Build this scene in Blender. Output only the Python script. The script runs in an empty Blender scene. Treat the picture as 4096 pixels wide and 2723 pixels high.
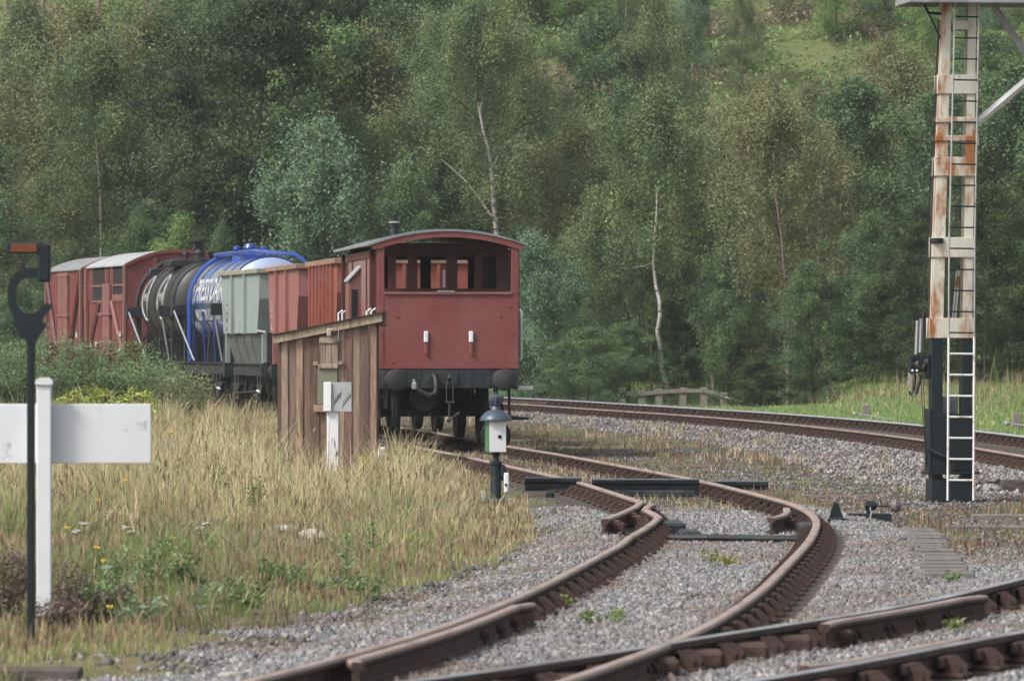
import bpy, math, random
import numpy as np
from mathutils import Vector, Matrix
random.seed(7); rng = np.random.default_rng(7)
PI = math.pi; R = math.radians
sc = bpy.context.scene
COL = sc.collection
# ------------------------------------------------------------------ camera, sky, sun
F = 5650.0; CH = 1.65; U0 = 512.0; V0 = 340.0
cd = bpy.data.cameras.new('camera'); cam = bpy.data.objects.new('camera', cd); COL.objects.link(cam)
cam.location = (0, 0, CH); cam.rotation_euler = (R(90), 0, 0)
cd.sensor_width = 36; cd.lens = F*36/1024; cd.clip_end = 3000; cd.clip_start = 0.5
cd.dof.use_dof = True; cd.dof.focus_distance = 74; cd.dof.aperture_fstop = 7.5
sc.camera = cam
w = bpy.data.worlds.new("World"); sc.world = w; w.use_nodes = True
nt = w.node_tree; bg = nt.nodes['Background']
sky = nt.nodes.new('ShaderNodeTexSky'); sky.sky_type = 'NISHITA'; sky.sun_disc = False
SUN_EL, SUN_AZ = 46, 238          # azimuth measured from +Y clockwise
sky.sun_elevation = R(SUN_EL); sky.sun_rotation = R(SUN_AZ)
sky.air_density = 1.0; sky.dust_density = 4.0
hs = nt.nodes.new('ShaderNodeHueSaturation'); hs.inputs['Saturation'].default_value = 0.3
nt.links.new(sky.outputs[0], hs.inputs['Color']); nt.links.new(hs.outputs[0], bg.inputs['Color'])
bg.inputs['Strength'].default_value = 0.12
sl = bpy.data.lights.new('sun', 'SUN'); sl.energy = 1.9; sl.angle = R(12); sl.color = (1, .96, .9)
so = bpy.data.objects.new('sun', sl); COL.objects.link(so)
so.rotation_euler = (R(90-SUN_EL), 0, R(180-SUN_AZ)+0)
sc.view_settings.view_transform = 'Standard'; sc.view_settings.look = 'None'
sc.view_settings.exposure = 0.62; sc.view_settings.gamma = 1
sc.render.engine = 'CYCLES'
try:
    sc.cycles.max_bounces = 6; sc.cycles.diffuse_bounces = 3; sc.cycles.glossy_bounces = 2
    sc.cycles.transmission_bounces = 3; sc.cycles.transparent_max_bounces = 8
    sc.cycles.use_denoising = True
except Exception: pass

def px(u, v, y):                       # a point of the place at depth y
    k = F/y
    return Vector(((u-U0)/k, y, CH-(v-V0)/k))

# ------------------------------------------------------------------ materials
MATS = {}
def lin(r, g, b):
    f = lambda c: (c/255/12.92 if c/255 <= .04045 else ((c/255+.055)/1.055)**2.4)
    return (f(r), f(g), f(b))
def mat(name, base, rough=.6, var=.25, scale=6., metal=0., bump=.0, bscale=40., attr=False, dirt=None, dscale=1.5, dlo=.5, dhi=.65,
        stretch=(1, 1, 1), coat=0., trans=0., spec=.5):
    if name in MATS: return MATS[name]
    m = bpy.data.materials.new(name); m.use_nodes = True; MATS[name] = m
    n = m.node_tree; L = n.links; b = n.nodes['Principled BSDF']
    b.inputs['Roughness'].default_value = rough; b.inputs['Metallic'].default_value = metal
    b.inputs['Specular IOR Level'].default_value = spec
    b.inputs['Coat Weight'].default_value = coat
    tc = n.nodes.new('ShaderNodeTexCoord'); mp = n.nodes.new('ShaderNodeMapping')
    mp.inputs['Scale'].default_value = stretch
    L.new(tc.outputs['Object'], mp.inputs['Vector'])
    nz = n.nodes.new('ShaderNodeTexNoise'); nz.inputs['Scale'].default_value = scale; nz.inputs['Detail'].default_value = 5
    L.new(mp.outputs[0], nz.inputs['Vector'])
    ra = n.nodes.new('ShaderNodeMapRange'); ra.inputs['From Min'].default_value = .3; ra.inputs['From Max'].default_value = .7
    ra.inputs['To Min'].default_value = 1-var; ra.inputs['To Max'].default_value = 1+var
    L.new(nz.outputs['Fac'], ra.inputs['Value'])
    mul = n.nodes.new('ShaderNodeVectorMath'); mul.operation = 'SCALE'
    if attr:
        at = n.nodes.new('ShaderNodeAttribute'); at.attribute_name = 'Col'; L.new(at.outputs['Color'], mul.inputs[0])
    else:
        mul.inputs[0].default_value = base
    L.new(ra.outputs[0], mul.inputs['Scale'])
    out = mul.outputs[0]
    if dirt:
        n2 = n.nodes.new('ShaderNodeTexNoise'); n2.inputs['Scale'].default_value = dscale; n2.inputs['Detail'].default_value = 6
        n2.inputs['Roughness'].default_value = .65
        L.new(mp.outputs[0], n2.inputs['Vector'])
        r2 = n.nodes.new('ShaderNodeMapRange'); r2.inputs['From Min'].default_value = dlo; r2.inputs['From Max'].default_value = dhi
        L.new(n2.outputs['Fac'], r2.inputs['Value'])
        mx = n.nodes.new('ShaderNodeMix'); mx.data_type = 'RGBA'
        L.new(r2.outputs[0], mx.inputs['Factor']); L.new(out, mx.inputs['A']); mx.inputs['B'].default_value = (*dirt, 1)
        out = mx.outputs['Result']
    L.new(out, b.inputs['Base Color'])
    if bump:
        n3 = n.nodes.new('ShaderNodeTexNoise'); n3.inputs['Scale'].default_value = bscale; n3.inputs['Detail'].default_value = 4
        L.new(mp.outputs[0], n3.inputs['Vector'])
        bp = n.nodes.new('ShaderNodeBump'); bp.inputs['Strength'].default_value = bump; bp.inputs['Distance'].default_value = .02
        L.new(n3.outputs['Fac'], bp.inputs['Height']); L.new(bp.outputs[0], b.inputs['Normal'])
    if trans:
        tr = n.nodes.new('ShaderNodeBsdfTranslucent'); L.new(out, tr.inputs['Color'])
        ms = n.nodes.new('ShaderNodeMixShader'); ms.inputs[0].default_value = trans
        L.new(b.outputs[0], ms.inputs[1]); L.new(tr.outputs[0], ms.inputs[2])
        L.new(ms.outputs[0], n.nodes['Material Output'].inputs['Surface'])
    return m

M_RUST  = mat('rusty_rail_side', (.060, .036, .030), .85, .4, 9, bump=.4, dirt=(.10, .05, .032), dscale=5)
M_HEAD  = mat('rusty_rail_head', (.34, .26, .23), .5, .18, 5, dirt=(.21, .135, .105), dscale=2.5, stretch=(3, .6, 1))
M_STEEL = mat('sky_gleam_polished_head', (.62, .68, .76), .3, .10, 3, metal=.35, dirt=(.34, .31, .29), dscale=1.6, dlo=.6, dhi=.8, stretch=(4, .5, 1))  # polished steel, base colour lightened to pale blue to paint in the sky gleam
M_WORN = mat('worn_rail_head', (.42, .45, .48), .3, .15, 3, metal=.3, dirt=(.19, .15, .13), dscale=.9, dlo=.40, dhi=.62, stretch=(1.5, .6, 1))
M_CHAIR = mat('rusty_cast_iron', (.058, .034, .028), .9, .45, 12, bump=.5, dirt=(.105, .060, .042), dscale=9)
M_SLEEP = mat('weathered_sleeper', (.085, .07, .06), .95, .4, 14, bump=.6, stretch=(.5, 6, 3), dirt=(.14, .12, .11), dscale=5)
M_BLACK = mat('black_paint', (.016, .018, .021), .55, .3, 6, bump=.1, dirt=(.035, .034, .034), dscale=4)
M_BLKDUSTY = mat('dusty_black_steel', (.018, .020, .023), .65, .4, 4, bump=.2, dirt=(.04, .039, .038), dscale=3, dlo=.45)
M_SLATE = mat('blue_black_steel', (.017, .023, .028), .5, .3, 5, bump=.2, dirt=(.05, .055, .055), dscale=4)
M_WHITE = mat('white_paint', (.74, .77, .80), .5, .05, 3, dirt=(.45, .43, .40), dscale=4, dlo=.62, dhi=.8)
M_OLDWHITE = mat('weathered_white_paint', (.70, .725, .76), .75, .05, 3, dirt=(.27, .28, .27), dscale=4, dlo=.61, dhi=.70)
M_CREAMRUST = mat('rust_streaked_white_paint', (.62, .60, .51), .6, .14, 2.2, dirt=(.34, .13, .04), dscale=1.7, dlo=.48, dhi=.62, stretch=(2.2, 2.2, .8))
M_LADDERW = mat('rust_spotted_white_paint', (.74, .74, .72), .5, .08, 5, dirt=(.32, .14, .05), dscale=3.3, dlo=.58, dhi=.66)
M_GREY = mat('grey_galvanised', (.35, .37, .38), .5, .15, 4, metal=.2, dirt=(.2, .2, .19), dscale=3)
M_RED = mat('bauxite_red_paint', (.195, .050, .046), .55, .12, 2.6, bump=.12, dirt=(.25, .105, .095), dscale=.9, dlo=.42, dhi=.85, stretch=(1.6, 1, .7))
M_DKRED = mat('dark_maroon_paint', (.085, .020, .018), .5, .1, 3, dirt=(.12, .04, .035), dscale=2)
M_FADED = mat('faded_side_paint', (.215, .135, .12), .7, .12, 2.5, dirt=(.20, .07, .062), dscale=1.1, dlo=.5, dhi=.62)
M_ROOF = mat('grey_roof_felt', (.23, .245, .265), .55, .15, 2, bump=.1, dirt=(.12, .125, .135), dscale=2)
M_ROOFL = mat('pale_roof_sheet', (.40, .42, .44), .5, .08, 1.5, dirt=(.3, .3, .31), dscale=1.4)
M_ROOFG = mat('mid_grey_roof_sheet', (.24, .25, .255), .6, .12, 2, dirt=(.15, .15, .15), dscale=2)
M_VANRED = mat('van_red_boards', (.190, .050, .046), .65, .16, 2.2, bump=.1, dirt=(.12, .034, .03), dscale=1.3, dlo=.5, dhi=.7)
M_VANPALE = mat('faded_van_boards', (.19, .088, .078), .65, .14, 3, dirt=(.2, .07, .06), dscale=2)
M_PINK = mat('faded_pink_brown_steel', (.285, .115, .105), .55, .06, 1.4, dirt=(.24, .085, .075), dscale=1.2)
M_ORANGE = mat('rusty_orange_red_steel', (.26, .068, .045), .6, .2, 2.6, dirt=(.23, .095, .085), dscale=1.6, dlo=.45, dhi=.6)
M_HGREY = mat('pale_grey_hopper_paint', (.27, .32, .31), .5, .05, 1.3, dirt=(.22, .25, .24), dscale=1.4)
M_HDARK = mat('dark_shaded_chute', (.10, .115, .105), .75, .35, 2.5, dirt=(.06, .055, .05), dscale=3)  # dark greenish chute, shade of the inward slope included in the colour
M_RIM = mat('rusty_rim', (.25, .14, .095), .7, .25, 4, dirt=(.32, .27, .21), dscale=3)
M_TBLUE = mat('glossy_blue_tank', (.50, .58, .80), .28, .05, 1, metal=.5, coat=1., dirt=(.36, .46, .74), dscale=.8, dlo=.55, dhi=.9)  # blue base paled to stand in for white sky reflections
M_TDKBLUE = mat('deep_blue_fittings', (.012, .055, .27), .35, .1, 2, coat=.3)
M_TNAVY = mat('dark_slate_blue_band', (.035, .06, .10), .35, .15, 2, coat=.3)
M_TBLACK = mat('grimy_black_tank', (.020, .019, .019), .42, .2, 1.4, coat=.0, dirt=(.042, .037, .028), dscale=1.2, dlo=.5, dhi=.75)
M_LETTER = mat('white_lettering', (.55, .57, .60), .55, .12, 3, dirt=(.3, .3, .32), dscale=5)
M_ROD = mat('light_grey_rod', (.33, .34, .37), .5, .1, 4)
M_WIN = mat('dark_window_glass', (.010, .020, .018), .08, .1, 2, coat=.3)
M_HUT = mat('weathered_plank', None or (.3, .2, .15), .85, .28, 5, attr=True, bump=.5, bscale=18, stretch=(7, 7, .7), dirt=(.10, .062, .048), dscale=2.2, dlo=.52, dhi=.72)
M_HUTWIN = mat('faded_green_panel', (.20, .21, .15), .6, .08, 2)
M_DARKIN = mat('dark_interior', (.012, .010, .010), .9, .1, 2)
M_GREEN = mat('green_enamel', (.06, .17, .085), .45, .08, 3)
M_ENAMEL = mat('white_enamel', (.82, .84, .86), .35, .04, 3)
M_LAMPTOP = mat('blue_grey_lamp_metal', (.075, .095, .125), .4, .2, 5, metal=.3)
M_POLE = mat('dark_green_black_paint', (.008, .016, .020), .4, .2, 4)
M_AMBER = mat('rust_orange_plate', (.15, .042, .016), .6, .2, 8)
M_WOODG = mat('grey_fence_timber', (.22, .20, .17), .9, .2, 6, bump=.4, stretch=(2, 2, 1))
M_PLANKG = mat('grey_crossing_timber', (.185, .175, .16), .9, .25, 5, bump=.5, stretch=(1, 6, 1), dirt=(.09, .085, .08), dscale=2)
M_CONC = mat('pale_concrete', (.42, .38, .35), .9, .15, 5, bump=.3)
M_STONE = mat('loose_stone', (.25, .25, .25), .9, .2, 30, attr=True)
M_ROCK = mat('pale_rubble_stone', (.17, .14, .13), .9, .4, 6, bump=.6, dirt=(.10, .08, .08), dscale=4)
M_LEAF = mat('foliage', (.1, .1, .1), .55, .12, 1.5, attr=True, trans=.25, spec=.35)
M_GRASS = mat('grass_blades', (.1, .1, .1), .7, .12, 1.0, attr=True, trans=.3, spec=.2)
M_BARKW = mat('birch_bark', (.42, .40, .36), .8, .2, 3, dirt=(.08, .065, .055), dscale=2.2, dlo=.53, dhi=.60, stretch=(1.2, 1.2, 3.5))
M_BARKT = mat('tan_birch_bark', (.26, .20, .155), .8, .2, 3, dirt=(.08, .06, .05), dscale=3, dlo=.54, dhi=.62, stretch=(1.2, 1.2, 3))
M_BARKD = mat('dark_bark', (.065, .05, .04), .9, .25, 5)
M_YEL = mat('yellow_petals', (.75, .52, .03), .6, .1, 4)
M_ORG = mat('orange_petals', (.75, .33, .02), .6, .1, 4)
M_CLOTHWIRE = mat('galvanised_wire', (.3, .3, .3), .5, .1, 4)

# ------------------------------------------------------------------ helpers
def tag(o, label=None, cat=None, group=None, kind=None):
    if label: o['label'] = label
    if cat: o['category'] = cat
    if group: o['group'] = group
    if kind: o['kind'] = kind
    return o
def empty(name, loc=(0, 0, 0), rz=0, label=None, cat=None, group=None):
    o = bpy.data.objects.new(name, None); COL.objects.link(o); o.location = loc; o.rotation_euler = (0, 0, rz)
    o.empty_display_size = .3
    return tag(o, label, cat, group)
class MB:
    def __init__(s): s.v = []; s.f = []; s.mi = []; s.c = []; s.m = Matrix.Identity(4); s.col = None
    def add(s, vs, fs, mi=0):
        n = len(s.v); s.v += [tuple(s.m @ Vector(p)) for p in vs]
        for f in fs: s.f.append(tuple(n+i for i in f)); s.mi.append(mi); s.c.append(s.col)
    def box(s, x0, x1, y0, y1, z0, z1, mi=0):
        s.add([(x0,y0,z0),(x1,y0,z0),(x1,y1,z0),(x0,y1,z0),(x0,y0,z1),(x1,y0,z1),(x1,y1,z1),(x0,y1,z1)],
              [(0,3,2,1),(4,5,6,7),(0,1,5,4),(1,2,6,5),(2,3,7,6),(3,0,4,7)], mi); return s
    def bbox(s, x0, x1, y0, y1, z0, z1, b=.01, mi=0):         # box with chamfered edges
        b = min(b, (x1-x0)*.3, (y1-y0)*.3, (z1-z0)*.3)
        vs = []; 
        for (X, sx) in ((x0, 1), (x1, -1)):
            for (Y, sy) in ((y0, 1), (y1, -1)):
                for (Z, sz) in ((z0, 1), (z1, -1)):
                    vs += [(X, Y+sy*b, Z+sz*b), (X+sx*b, Y, Z+sz*b), (X+sx*b, Y+sy*b, Z)]
        idx = lambda i, j, k, a: ((i*2+j)*2+k)*3+a
        fs = []
        for i in (0, 1): fs.append([idx(i,0,0,0), idx(i,1,0,0), idx(i,1,1,0), idx(i,0,1,0)])
        for j in (0, 1): fs.append([idx(0,j,0,1), idx(1,j,0,1), idx(1,j,1,1), idx(0,j,1,1)])
        for k in (0, 1): fs.append([idx(0,0,k,2), idx(1,0,k,2), idx(1,1,k,2), idx(0,1,k,2)])
        for i in (0,1):
            for j in (0,1): fs.append([idx(i,j,0,0), idx(i,j,0,1), idx(i,j,1,1), idx(i,j,1,0)])
            for k in (0,1): fs.append([idx(i,0,k,0), idx(i,0,k,2), idx(i,1,k,2), idx(i,1,k,0)])
        for j in (0,1):
            for k in (0,1): fs.append([idx(0,j,k,1), idx(0,j,k,2), idx(1,j,k,2), idx(1,j,k,1)])
        for i in (0,1):
            for j in (0,1):
                for k in (0,1): fs.append([idx(i,j,k,0), idx(i,j,k,1), idx(i,j,k,2)])
        s.add(vs, fs, mi); return s
    def tube(s, pts, r, n=8, caps=True, mi=0):
        pts = [Vector(p) for p in pts]; rs = r if isinstance(r, (list, tuple)) else [r]*len(pts)
        vs = []; fs = []; prev = None
        for i, p in enumerate(pts):
            d = (pts[min(i+1, len(pts)-1)]-pts[max(i-1, 0)])
            if d.length < 1e-9: d = Vector((0, 0, 1))
            d.normalize()
            if prev is None:
                a = Vector((0, 0, 1)) if abs(d.z) < .9 else Vector((1, 0, 0))
                e1 = d.cross(a).normalized()
            else:
                e1 = (prev-d*prev.dot(d)).normalized()
            prev = e1; e2 = d.cross(e1)
            for k in range(n):
                a = 2*PI*k/n; vs.append(tuple(p+(e1*math.cos(a)+e2*math.sin(a))*rs[i]))
        for i in range(len(pts)-1):
            for k in range(n):
                fs.append((i*n+k, i*n+(k+1) % n, (i+1)*n+(k+1) % n, (i+1)*n+k))
        if caps: fs.append(tuple(range(n))[::-1]); fs.append(tuple((len(pts)-1)*n+k for k in range(n)))
        s.add(vs, fs, mi); return s
    def lathe(s, prof, axis='z', c=(0, 0, 0), n=20, mi=0):     # prof: (radius, height)
        vs = []; fs = []
        for (r, h) in prof:
            for k in range(n):
                a = 2*PI*k/n; x, y = r*math.cos(a), r*math.sin(a)
                p = (x, y, h) if axis == 'z' else ((h, x, y) if axis == 'x' else (x, h, y))
                vs.append((p[0]+c[0], p[1]+c[1], p[2]+c[2]))
        for i in range(len(prof)-1):
            for k in range(n): fs.append((i*n+k, i*n+(k+1) % n, (i+1)*n+(k+1) % n, (i+1)*n+k))
        if prof[0][0] > 1e-6: fs.append(tuple(range(n))[::-1])
        if prof[-1][0] > 1e-6: fs.append(tuple((len(prof)-1)*n+k for k in range(n)))
        s.add(vs, fs, mi); return s
    def prism(s, poly, y0, y1, plane='xz', mi=0):              # outline (a, b) extruded
        n = len(poly)
        def P(a, b, t): return (a, t, b) if plane == 'xz' else ((t, a, b) if plane == 'yz' else (a, b, t))
        vs = [P(a, b, y0) for a, b in poly]+[P(a, b, y1) for a, b in poly]
        fs = [tuple(range(n)), tuple(range(n, 2*n))[::-1]]+[(i, (i+1) % n, n+(i+1) % n, n+i) for i in range(n)]
        s.add(vs, fs, mi); return s
    def build(s, name, mats, parent=None, smooth=False):
        me = bpy.data.meshes.new(name); me.from_pydata(s.v, [], s.f)
        for m in (mats if isinstance(mats, (list, tuple)) else [mats]): me.materials.append(m)
        me.polygons.foreach_set('material_index', s.mi)
        if any(c is not None for c in s.c):
            a = me.attributes.new('Col', 'FLOAT_COLOR', 'CORNER'); d = []
            for f, c in zip(s.f, s.c): d += list((*(c or (.3, .3, .3)), 1))*len(f)
            a.data.foreach_set('color', d)
        if smooth: me.polygons.foreach_set('use_smooth', [True]*len(s.f))
        me.update()
        import bmesh
        bm = bmesh.new(); bm.from_mesh(me); bmesh.ops.recalc_face_normals(bm, faces=bm.faces); bm.to_mesh(me); bm.free()
        if smooth:
            try: me.set_sharp_from_angle(angle=R(40))
            except Exception: pass
        o = bpy.data.objects.new(name, me); COL.objects.link(o)
        if parent: o.parent = parent
        return o
def fast_mesh(name, verts, faces_n, mat_, colors=None, nper=4):
    """verts (N,3) float array, each run of nper vertices is one face"""
    nf = len(verts)//nper
    me = bpy.data.meshes.new(name)
    me.vertices.add(len(verts)); me.vertices.foreach_set('co', np.asarray(verts, np.float32).ravel())
    me.loops.add(nf*nper); me.loops.foreach_set('vertex_index', np.arange(nf*nper, dtype=np.int32))
    me.polygons.add(nf); me.polygons.foreach_set('loop_start', np.arange(0, nf*nper, nper, dtype=np.int32))
    try: me.polygons.foreach_set('loop_total', np.full(nf, nper, np.int32))
    except Exception: pass
    if colors is not None:
        a = me.attributes.new('Col', 'FLOAT_COLOR', 'POINT')
        c = np.ones((len(verts), 4), np.float32); c[:, :3] = np.repeat(colors, nper, 0)
        a.data.foreach_set('color', c.ravel())
    me.materials.append(mat_); me.update(calc_edges=True); me.validate()
    return me
def indexed_mesh(name, V, Fc, mat_, colors=None):
    me = bpy.data.meshes.new(name); nf, k = Fc.shape
    me.vertices.add(len(V)); me.vertices.foreach_set('co', np.asarray(V, np.float32).ravel())
    me.loops.add(nf*k); me.loops.foreach_set('vertex_index', Fc.astype(np.int32).ravel())
    me.polygons.add(nf); me.polygons.foreach_set('loop_start', np.arange(0, nf*k, k, dtype=np.int32))
    try: me.polygons.foreach_set('loop_total', np.full(nf, k, np.int32))
    except Exception: pass
    if colors is not None:
        a = me.attributes.new('Col', 'FLOAT_COLOR', 'POINT')
        c = np.ones((len(V), 4), np.float32); c[:, :3] = colors; a.data.foreach_set('color', c.ravel())
    me.materials.append(mat_); me.update(calc_edges=True); me.validate()
    return me
def link(name, me, parent=None, loc=(0, 0, 0), rot=(0, 0, 0), scale=(1, 1, 1)):
    o = bpy.data.objects.new(name, me); COL.objects.link(o); o.location = loc; o.rotation_euler = rot; o.scale = scale
    if parent: o.parent = parent
    return o
def text_mesh(s, size, bold=0.0):
    c = bpy.data.curves.new('t', 'FONT'); c.body = s; c.size = size; c.align_x = 'CENTER'; c.align_y = 'CENTER'; c.offset = bold
    o = bpy.data.objects.new('t', c); COL.objects.link(o)
    dg = bpy.context.evaluated_depsgraph_get(); me = bpy.data.meshes.new_from_object(o.evaluated_get(dg))
    V = [tuple(v.co) for v in me.vertices]; Fs = [tuple(p.vertices) for p in me.polygons]
    bpy.data.objects.remove(o); bpy.data.curves.remove(c); bpy.data.meshes.remove(me)
    return V, Fs
def vnoise(x, y, s=1.0, seed=0):       # smooth value noise on arrays
    x = np.asarray(x, float)/s+seed*17.3; y = np.asarray(y, float)/s+seed*7.7
    xi, yi = np.floor(x), np.floor(y); fx, fy = x-xi, y-yi
    fx = fx*fx*(3-2*fx); fy = fy*fy*(3-2*fy)
    h = lambda a, b: np.modf(np.abs(np.sin(a*127.1+b*311.7+seed)*43758.5453))[0]
    return (h(xi, yi)*(1-fx)+h(xi+1, yi)*fx)*(1-fy)+(h(xi, yi+1)*(1-fx)+h(xi+1, yi+1)*fx)*fy
def fbm(x, y, s=1., seed=0): return .55*vnoise(x, y, s, seed)+.3*vnoise(x, y, s/2.3, seed+1)+.15*vnoise(x, y, s/5, seed+2)
def sstep(a, b, x): t = np.clip((x-a)/(b-a), 0, 1); return t*t*(3-2*t)

# ------------------------------------------------------------------ the lines of the tracks
def curve(pts, sig):
    P = np.array(pts, float); y = np.arange(P[0, 1]-10, P[-1, 1]+15, .1)
    x = np.interp(y, P[:, 1], P[:, 0])
    sl0 = (P[1, 0]-P[0, 0])/(P[1, 1]-P[0, 1]); sl1 = (P[-1, 0]-P[-2, 0])/(P[-1, 1]-P[-2, 1])
    x = np.where(y < P[0, 1], P[0, 0]+(y-P[0, 1])*sl0, x); x = np.where(y > P[-1, 1], P[-1, 0]+(y-P[-1, 1])*sl1, x)
    n = int(sig*4/.1); kx = np.arange(-n, n+1)*.1; kern = np.exp(-kx**2/2/sig**2); kern /= kern.sum()
    xs = np.convolve(np.pad(x, n, 'reflect', reflect_type='odd'), kern, 'valid')
    return y, xs
class Line:
    def __init__(s, pts, sig): s.y, s.xs = curve(pts, sig); s.g = np.gradient(s.xs, s.y)
    def x(s, y): return np.interp(y, s.y, s.xs)
    def slope(s, y): return np.interp(y, s.y, s.g)
    def off(s, y, d):                    # point offset to the right by d
        g = s.slope(y); n = np.sqrt(1+g*g); return s.x(y)+d/n, y-d*g/n
SR = Line([(.223,27.4),(1.01,31.7),(1.64,37.3),(2.5,47.2),(2.87,52.7),(2.9,57.2),(2.27,66.9),(.667,82.8),(.1,87.5),(-.36,91.5),(-1.25,101),(-2.15,108.4),(-3.2,115.5),(-4.55,123),(-5.9,130.5),(-7.45,137.5),(-9.3,145.8),(-10.8,151.5),(-15,168)], 1.6)
G2 = .7525
ysamp = np.arange(24, 166, .5)
cx, cy = SR.off(ysamp, -G2); SC = Line(list(zip(cx, cy)), .6)          # siding centre
ML = Line([(0.05,148),(2.3,133),(3.75,126),(4.93,116.5),(5.63,110.4),(6.87,94.6),(7.3,81)][::-1]+[(-4.6,168)], 5)
cx, cy = ML.off(np.arange(76, 170, .5), G2); MC = Line(list(zip(cx, cy)), .6)   # main line centre
FL = Line([(-.51,27.4),(.195,29),(.80,30.8),(1.344,32.3),(2.05,34.1),(2.68,36),(3.57,39.4)], .8)
cx, cy = FL.off(np.arange(20, 54, .25), G2); FC = Line(list(zip(cx, cy)), .5)

def ground_h(x, y):
    x = np.asarray(x, float); y = np.asarray(y, float)
    ds = np.abs(x-SC.x(y))/np.sqrt(1+SC.slope(y)**2)
    dm = (x-MC.x(y))/np.sqrt(1+MC.slope(y)**2)
    df = np.abs(x-FC.x(np.clip(y, 20, 46)))*.93+np.where(y > 46, 99, 0)
    h = -.27+.06*(fbm(x, y, 3., 3)-.5)
    h = np.where(y < 62, np.maximum(h, -.235+.02*(fbm(x, y, .7, 5)-.5)), h)
    bed = lambda d, a, b: -.172-sstep(.60, .72, np.abs(d))*.05+sstep(.95, 1.08, np.abs(d))*.06-sstep(a, b, np.abs(d))*.25
    h = np.maximum(h, bed(ds, 1.35, 2.6)-.02*(y > 60)); h = np.maximum(h, bed(df, 1.4, 2.6))
    hm = -.172-sstep(.60, .72, np.abs(dm))*.06+sstep(.98, 1.12, np.abs(dm))*.055-sstep(1.45, 3.4, np.abs(dm))*.15
    h = np.where(y > 74, np.maximum(h, hm), h)
    h = np.where((y > 74) & (dm > 1.8), np.maximum(h, -.36+np.clip(dm-2., 0, 10)*.062*(1-1.25*sstep(135, 150, y)*(1-sstep(161, 170, y))*(1-sstep(8, 10, x)))+.05*fbm(x, y, 2., 9)), h)
    hill = np.clip(y-183+2*fbm(x, y, 12, 4), 0, 112)
    h = h+hill*.44*sstep(0, 25, hill)+hill*.0
    h = h+.9*(fbm(x, y, 9, 8)-.5)*sstep(180, 215, y)
    h = h+sstep(150, 180, y)*.25
    h = h-.75*sstep(143, 153, y)*(1-sstep(163, 170, y))*sstep(-3, 0, x)*(1-sstep(7.5, 9.5, x))
    return h
def gh(x, y): return float(ground_h(np.array([x]), np.array([y]))[0])

# ground masks: R ballast, G green, B straw/brown
def ground_masks(x, y):
    ds = np.abs(x-SC.x(y)); dm = x-MC.x(y); df = np.abs(x-FC.x(np.clip(y, 20, 46)))*.93+np.where(y > 46, 99, 0)
    n = fbm(x, y, 1.2, 11); n2 = fbm(x, y, 4., 12)
    bal = 1-sstep(1.5, 2.1, ds+(n-.5)*1.3)
    bal = np.where(y > 62, bal*.45*(n2 > .3), bal)
    bal = np.maximum(bal, (1-sstep(2.2, 3.0, df+(n-.5)*1.2)))
    fore = (x > SC.x(y))*(1-sstep(46.5, 50.5, y+(n-.5)*6)); bal = np.maximum(bal, fore)
    bal = np.maximum(bal, (x < SC.x(y))*(x > SC.x(y)-2.2+(n-.5)*2.2)*(1-sstep(35, 39, y))*1.0)
    mainb = np.where(y > 70, 1-sstep(2.9, 3.7, np.abs(dm)+(n-.5)*1.2), 0)*(dm < 1.9); bal = np.maximum(bal, mainb)
    bal = bal*(y < 160)
    left = (x < SC.x(y))*(y < 160); beyond = (y > 70)*(dm > 1.9)
    green = np.where(left, .35+.5*sstep(.4, .7, n2), sstep(.52, .72, n2)*.8)
    green = np.maximum(green, beyond*1.0)
    hillg = sstep(185, 205, y); green = np.maximum(green, hillg)
    straw = np.where(left, .6*sstep(.35, .65, n), sstep(.45, .7, n)*.7)
    straw = np.where(beyond, sstep(.58, .75, n2)*.5, straw)
    return bal, green, straw

def grid(x0, x1, nx, ys):
    xs = np.linspace(x0, x1, nx); X, Y = np.meshgrid(xs, ys); return X, Y
ys = np.concatenate([np.arange(16, 60, .25), np.arange(60, 130, .45), np.arange(130, 200, 1.0), np.arange(200, 420, 3.0), np.arange(420, 900, 30)])
tt = np.linspace(-1, 1, 461); xs1 = np.sign(tt)*(np.abs(tt)*11+np.abs(tt)**7*115)
X, Y = np.meshgrid(xs1, ys); Z = ground_h(X, Y)
nr, nc = X.shape; V = np.stack([X.ravel(), Y.ravel(), Z.ravel()], 1)
i = np.arange(nr-1)[:, None]*nc+np.arange(nc-1)[None]; Fc = np.stack([i, i+1, i+1+nc, i+nc], -1).reshape(-1, 4)
b_, g_, s_ = ground_masks(X.ravel(), Y.ravel())
mg = bpy.data.materials.new('ground_mix'); mg.use_nodes = True; n = mg.node_tree; L = n.links; pb = n.nodes['Principled BSDF']
pb.inputs['Roughness'].default_value = .95; pb.inputs['Specular IOR Level'].default_value = .15
at = n.nodes.new('ShaderNodeAttribute'); at.attribute_name = 'Col'; sp = n.nodes.new('ShaderNodeSeparateColor'); L.new(at.outputs['Color'], sp.inputs[0])
tc = n.nodes.new('ShaderNodeTexCoord')
def noise(scale, det=6, ro=.6):
    q = n.nodes.new('ShaderNodeTexNoise'); q.inputs['Scale'].default_value = scale; q.inputs['Detail'].default_value = det; q.inputs['Roughness'].default_value = ro
    L.new(tc.outputs['Object'], q.inputs['Vector']); return q.outputs['Fac']
def mixc(f, a, b):
    q = n.nodes.new('ShaderNodeMix'); q.data_type = 'RGBA'
    for s, val in (('Factor', f), ('A', a), ('B', b)):
        if isinstance(val, tuple): q.inputs[s].default_value = (*val, 1)
        elif isinstance(val, float): q.inputs[s].default_value = val
        else: L.new(val, q.inputs[s])
    return q.outputs['Result']
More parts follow.
